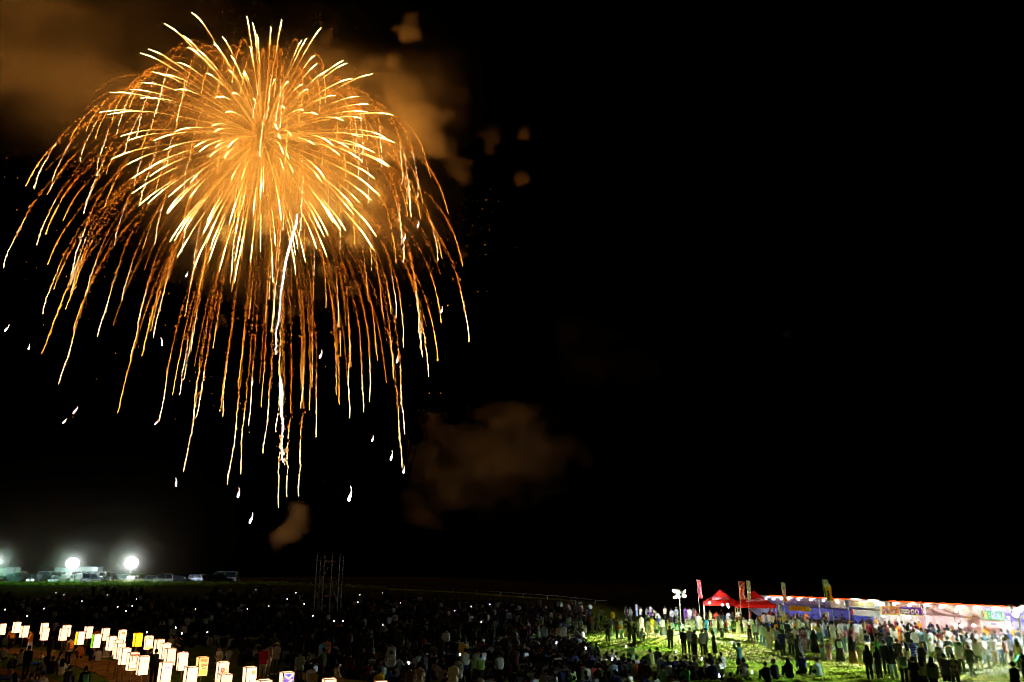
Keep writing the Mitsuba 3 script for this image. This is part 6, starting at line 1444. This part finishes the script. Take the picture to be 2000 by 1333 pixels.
# the older, wider willow: glittering embers that droop and fall
g2 = np.random.default_rng(33)
NS, PER = 24, 12
for i in range(NS):
    z = 1 - 2 * (i + 0.5) / NS
    d = np.array([math.sqrt(1 - z * z), 0, 0.76 * z])
    te = 2.75 + 0.75 * abs(z) + [-0.6, 0.05, 0.7][i % 3]
    ts = g2.uniform(0.3, 0.65)
    n = int(g2.uniform(110, 170) * (te - ts) / 1.7)
    tau = np.sort(ts + (te - ts) * g2.beta(1.15, 0.95, n))
    p = fall(tau, d * 418 * PXM, 114 * PXM)
    ph = g2.uniform(0, 6.28, 6)
    wig = np.clip(tau - 2.2, 0, 3) * 0.26
    p[:, 0] += wig * (np.sin(tau * 3.1 + ph[0]) + 0.7 * np.sin(tau * 7.3 + ph[1]) + 0.2 * np.sin(tau * 15 + ph[2]))
    p[:, 1] += wig * (np.sin(tau * 2.7 + ph[3]) + 0.6 * np.sin(tau * 6.1 + ph[4]))
    s = (tau - ts) / (te - ts)
    a, b, t = beads(p, 0, 0, 0, 2)
    sc = (1.05 * (1 - s) ** 1.2 + 0.12) * g2.choice([0.2, 0.45, 1.2], n)
    c = p + a * (g2.normal(0, 1, n) * sc)[:, None] + b * (g2.normal(0, 1, n) * sc)[:, None] - np.array([0, 0, 1]) * (np.abs(g2.normal(0, 1, n)) * sc * 0.8)[:, None]
    lit = [0.0, 0.7, 1.0][i % 3]
    r = g2.uniform(0.04, 0.10, n) * ((0.85 + 0.3 * s) if i % 3 else (1.0 - 0.45 * s))
    st = g2.uniform(1.5, 6.0, n) * (1 + 1.0 * lit * np.clip((s - 0.6) / 0.4, 0, 1))
    hot = (s + g2.normal(0, 0.09, n)) > 0.78
    E = lambda m: bead_mesh(c[m], a[m], b[m], t[m], r[m], st[m])
    grp = group_of(f'willow_kind_{i}', 'ember', {'embers': (E(~hot), EMBER * 2.5, 0.12), 'tip': (E(hot), [EMBER * 2.6, GOLD * 3.2, PALE * 4.5][i % 3], 0.3)})
    for j in range(PER):
        az = 2 * math.pi * (j + g2.uniform(-0.4, 0.4)) / PER + i * 2.39996
        key = copy_of(key_of(f'{fw}__willow_trail'), grp, placed(*C0, az, g2.uniform(0.76, 1.06) * (0.90 if z > 0.15 else 1.0) * (1 + 0.04 * math.cos(az) + 0.03 * math.sin(az))))
        labels[key] = {'kind': 'stuff'}
        labels[key + '__embers'] = {'kind': 'stuff'}
        labels[key + '__tip'] = {'kind': 'stuff'}

# last white stars dropping out of it
g3 = np.random.default_rng(5)
k = np.linspace(0, 1, 9)
rr = np.array([0.05, 0.08, 0.12, 0.17, 0.24, 0.32, 0.38, 0.34, 0.12]) * 0.34
pp = np.stack([0.1 * np.sin(k * 5), 0 * k, 0.5 - k], 1)
grp = group_of('falling_star_kind', 'ember', {'trail': (tube(pp[:5], rr[:5], 6), (PALE + WHITE) * 1.2, 0.1), 'head': (tube(pp[4:], rr[4:], 6), WHITE * 9, 0.3)})
for (x, y, ln, dx) in [(14, 641, 15, 5), (57, 678, 12, -1), (148, 801, 13, 5), (127, 822, 9, 4), (316, 668, 14, -6), (344, 942, 14, -4), (466, 963, 16, -1), (491, 1012, 17, 1),
                       (684, 965, 24, -1), (728, 857, 13, 0), (765, 890, 18, 0), (789, 917, 14, -1), (863, 605, 13, 0), (776, 702, 16, -1), (306, 825, 10, 4), (493, 747, 12, 0),
                       (791, 463, 14, 1), (817, 438, 14, 0), (627, 692, 16, 1), (365, 536, 10, 0)]:
    p = on_y(x, y, FY + g3.uniform(-40, 40))
    ln *= PXM
    mm = np.eye(4); mm[:3, :3] = np.diag([ln * 0.8, ln * 0.8, ln]); mm[0, 2] = dx * PXM; mm[:3, 3] = p
    copy_of(key_of(f'{fw}__falling_star'), grp, mm)
# stray sparks around the burst
n = 520
dd = sphere_dirs(n, g3, 0.3) * g3.uniform(0.6, 1.25, n)[:, None] * 430 * PXM
c = C0 + dd * [1, 1, 0.75] - [0, 0, 1] * (g3.uniform(0, 1, n) ** 2 * 90)[:, None]
one = np.tile([[1.0, 0, 0]], (n, 1)); two = np.tile([[0, 1.0, 0]], (n, 1)); up = np.tile([[0.15, 0, 1.0]], (n, 1))
part(fw, 'spark', bead_mesh(c, one, two, up, g3.uniform(0.06, 0.17, n), g3.uniform(1, 3, n)), 'ember', emit=EMBER, weight=0.02)
labels[f'{fw}__spark'] = {'label': 'loose orange sparks scattered round the burst', 'kind': 'stuff'}


def comet(name, pts, yy, label, seed, w0):
    g = np.random.default_rng(seed)
    q = np.array([on_y(x, y, yy) for x, y, *_ in pts])
    w = np.array([k[2] for k in pts], float)
    s = np.linspace(0, len(q) - 1, 90)
    p = np.stack([np.interp(s, np.arange(len(q)), q[:, k]) for k in range(3)], 1)
    w = np.interp(s, np.arange(len(q)), w)
    p += np.cumsum(g.normal(0, 0.10, p.shape), 0) * [1, 1, 0] * 0.8
    m = tube(p, w * g.uniform(0.75, 1.15, len(p)) * w0 * 0.9, 6)
    a, b, t = beads(p, 0, 0, 0, 1)
    n = 160
    i = g.integers(10, 90, n)
    bm = bead_mesh(p[i] + g.normal(0, 0.55, (n, 3)), a[i], b[i], t[i], g.uniform(0.06, 0.17, n), g.uniform(1, 3, n))
    k = key_of(name)
    tag(k, label, 'firework comet')
    part(k, 'tail', m, 'ember', emit=WHITE * 6, weight=0.5)
    part(k, 'spark', bm, 'ember', emit=PALE * 3, weight=0.05)
    labels[f'{k}__spark'] = {'label': 'white sparks shed along the tail', 'kind': 'stuff'}


comet('rising_comet', [(580, 420, 0.5), (577, 440, 1), (571, 470, 1), (563, 500, 1), (556, 530, 0.9), (550, 560, 0.75), (546, 590, 0.45), (543, 620, 0.3), (541, 650, 0.25), (538, 690, 0.15)], FY - 60,
      'white crooked comet trail climbing through the lower half of the burst', 3, 0.42)
comet('rising_comet', [(548, 738, 0.6), (548, 755, 1.2), (549, 780, 1.1), (549, 810, 0.8), (550, 840, 0.5), (547, 870, 0.25), (546, 890, 0.8), (545, 903, 0.5)], FY - 60,
      'straight white comet trail standing alone low under the burst', 4, 0.40)

# ------------------------------------------------------------------ smoke
def blob_field(P, blobs, seed, freq, warp):
    """P (..., 3) points; blobs: (centre, radius, strength, puffiness)."""
    n1 = meshkit.fbm(P * freq, 4, seed) - 0.5
    n2 = meshkit.fbm(P * freq * 2.6 + 31, 3, seed + 9) - 0.5
    n3 = meshkit.fbm(P / [62.0, 40.0, 24.0], 4, seed + 4) - 0.5
    den = np.zeros(P.shape[:-1])
    for c, r, k, puff in blobs:
        q = np.linalg.norm((P - c) / r, axis=-1)
        if puff > 0:      # billowing: a near-solid edge pushed about by the noise
            e = q + warp * puff * (n1 * 1.5 + n2 * 1.0)
            den += k * np.clip((1.0 - e) / 0.26, 0, 1) ** 1.1
        else:             # a soft veil, drawn out by the wind
            e = np.exp(-2.2 * q * q)
            den += k * e * np.clip(0.75 + 4.6 * n3 + 1.3 * n1, 0.03, 3)
    return den


def smoke_box(name, lo, hi, cell, blobs, seed, freq, warp, label, albedo=(0.99, 0.96, 0.90), fade=6.0, g=0.0):
    lo, hi = np.array(lo, float), np.array(hi, float)
    n = np.maximum(8, ((hi - lo) / cell).astype(int))
    ax = [np.linspace(lo[k], hi[k], n[k]) for k in range(3)]
    Z, Y, X = np.meshgrid(ax[2], ax[1], ax[0], indexing='ij')
    P = np.stack([X, Y, Z], -1)
    den = blob_field(P, blobs, seed, freq, warp)
    for k, A in enumerate((X, Y, Z)):
        den *= np.clip((A - lo[k]) / fade, 0, 1) * np.clip((hi[k] - A) / fade, 0, 1)
    den = np.minimum(den, 0.16)
    tw = T().translate(lo.tolist()).scale((hi - lo).tolist())
    scene[name + '_medium'] = {'type': 'heterogeneous', 'albedo': {'type': 'rgb', 'value': list(albedo)}, 'scale': 1.0,
                               'sigma_t': {'type': 'gridvolume', 'grid': mi.VolumeGrid(den[..., None].astype(np.float32)), 'to_world': tw, 'filter_type': 'trilinear'},
                               'phase': {'type': 'hg', 'g': g}}
    scene[name] = {'type': 'cube', 'to_world': T().translate(((lo + hi) / 2).tolist()).scale(((hi - lo) / 2).tolist()), 'bsdf': {'type': 'null'},
                   'interior': {'type': 'ref', 'id': name + '_medium'}}
    tag(name, label, kind='stuff')


def at(x, y, dy=0.0):
    return on_y(x, y, FY + dy)


m_ = PXM
B = []
for x, y, rx, rz, ry, k, dy in [(190, 125, 290, 90, 75, 0.040, 24), (20, 150, 230, 80, 75, 0.040, 20), (380, 150, 170, 100, 60, 0.030, 46), (500, 260, 190, 150, 50, 0.06, 62), (600, 330, 180, 140, 50, 0.06, 62),
                                (470, 380, 210, 120, 50, 0.03, 60), (640, 200, 130, 110, 50, 0.045, 58), (770, 220, 130, 110, 55, 0.010, 55), (850, 180, 80, 80, 45, 0.006, 55), (720, 420, 160, 120, 60, 0.010, 55), (520, 480, 190, 110, 60, 0.012, 55),
                                (520, 290, 200, 150, 50, 0.003, 0), (540, 350, 110, 80, 30, 0.010, -10)]:
    B.append((at(x, y, dy), np.array([rx * m_, ry, rz * m_]), k, 0))
gp = np.random.default_rng(12)
PUFF = [(640, 75, 16), (612, 100, 22), (660, 120, 26), (690, 150, 34), (730, 130, 30), (770, 120, 18), (760, 170, 44), (800, 190, 40), (835, 165, 32), (850, 200, 20), (820, 235, 46), (770, 230, 46),
        (845, 265, 34), (800, 280, 40), (740, 280, 40), (700, 210, 50), (890, 232, 22), (900, 185, 22), (880, 290, 22), (898, 325, 26), (905, 345, 18), (960, 268, 19), (958, 290, 14), (805, 40, 18),
        (800, 66, 22), (690, 330, 34), (640, 290, 40), (560, 200, 40), (450, 300, 44), (420, 240, 40), (560, 350, 44), (620, 400, 34), (740, 380, 30), (715, 445, 22), (598, 468, 17), (615, 480, 12),
        (440, 462, 14), (470, 505, 15), (400, 500, 13), (385, 465, 15), (520, 440, 22), (1022, 350, 14), (1028, 262, 12), (905, 500, 12), (690, 565, 14), (570, 610, 14), (435, 630, 10), (640, 530, 16),
        (700, 470, 18), (330, 330, 26), (300, 300, 24), (350, 380, 26), (480, 150, 34), (430, 170, 30)]
for x, y, r in PUFF:
    k = 0.16 if r < 25 else 0.08
    if x > 990 or y > 490:
        k *= 0.25
    elif x > 865:
        k *= 0.14
    B.append((at(x, y, gp.uniform(35, 75)), np.array([1, 0.9, 1]) * r * 1.15 * m_, k, 1.0))
lo = [at(-110, 100, 98)[0], FY - 50, at(500, 690, -50)[2]]
hi = [at(1060, 300)[0], FY + 98, at(500, -70, 60)[2]]
smoke_box('firework_smoke', lo, hi, 1.7, B, 3, 1 / 13.0, 1.35, 'orange lit smoke drifting around and behind the burst')

B = []
for x, y, r in [(870, 850, 50), (920, 880, 60), (980, 860, 60), (1040, 850, 50), (1090, 870, 40), (1000, 900, 60), (930, 940, 56), (870, 930, 48), (840, 970, 40), (820, 900, 36), (1000, 830, 40), (960, 960, 40),
                (1060, 900, 44), (1130, 880, 30), (810, 1000, 26), (1000, 980, 24)]:
    B.append((at(x, y, 30 + gp.uniform(-15, 15)), np.array([1, 1, 1]) * r * 1.1 * m_, 0.0032, 1.0))
smoke_box('drifting_smoke', [at(740, 950)[0], FY - 15, 10.0], [at(1260, 950)[0], FY + 75, at(900, 740)[2]], 1.7, B, 17, 1 / 13.0, 1.7, 'faint brown smoke cloud drifting low, right of the falling stars')
B = [(at(x, y, 55), np.array([rx, 120, rz]) * m_, k, 0) for x, y, rx, rz, k in ((930, 590, 110, 70, 0.0014), (1060, 660, 170, 60, 0.0011), (1180, 720, 150, 50, 0.0008), (860, 520, 70, 60, 0.0013))]
smoke_box('thin_smoke', [20.0, FY - 10, at(1000, 735)[2]], [at(1400, 700, 90)[0], FY + 98, at(1000, 440)[2]], 2.4, B, 29, 1 / 22.0, 1.0, 'very thin smoke veil trailing to the right of the falling trails')
B = [(at(x, y, -25), np.array([1, 1, 1]) * r * 1.2 * m_, 0.06, 0.9) for x, y, r in [(588, 1010, 20), (575, 1030, 22), (560, 1045, 17), (545, 1052, 13), (600, 1030, 12), (540, 1070, 9), (590, 998, 12)]]
smoke_box('smoke_puff', [at(505, 1040)[0], FY - 55, 11.0], [at(640, 1040)[0], FY + 0, at(570, 965)[2]], 1.3, B, 23, 1 / 12.0, 0.8, 'small brown smoke puff hanging low above the dark horizon')
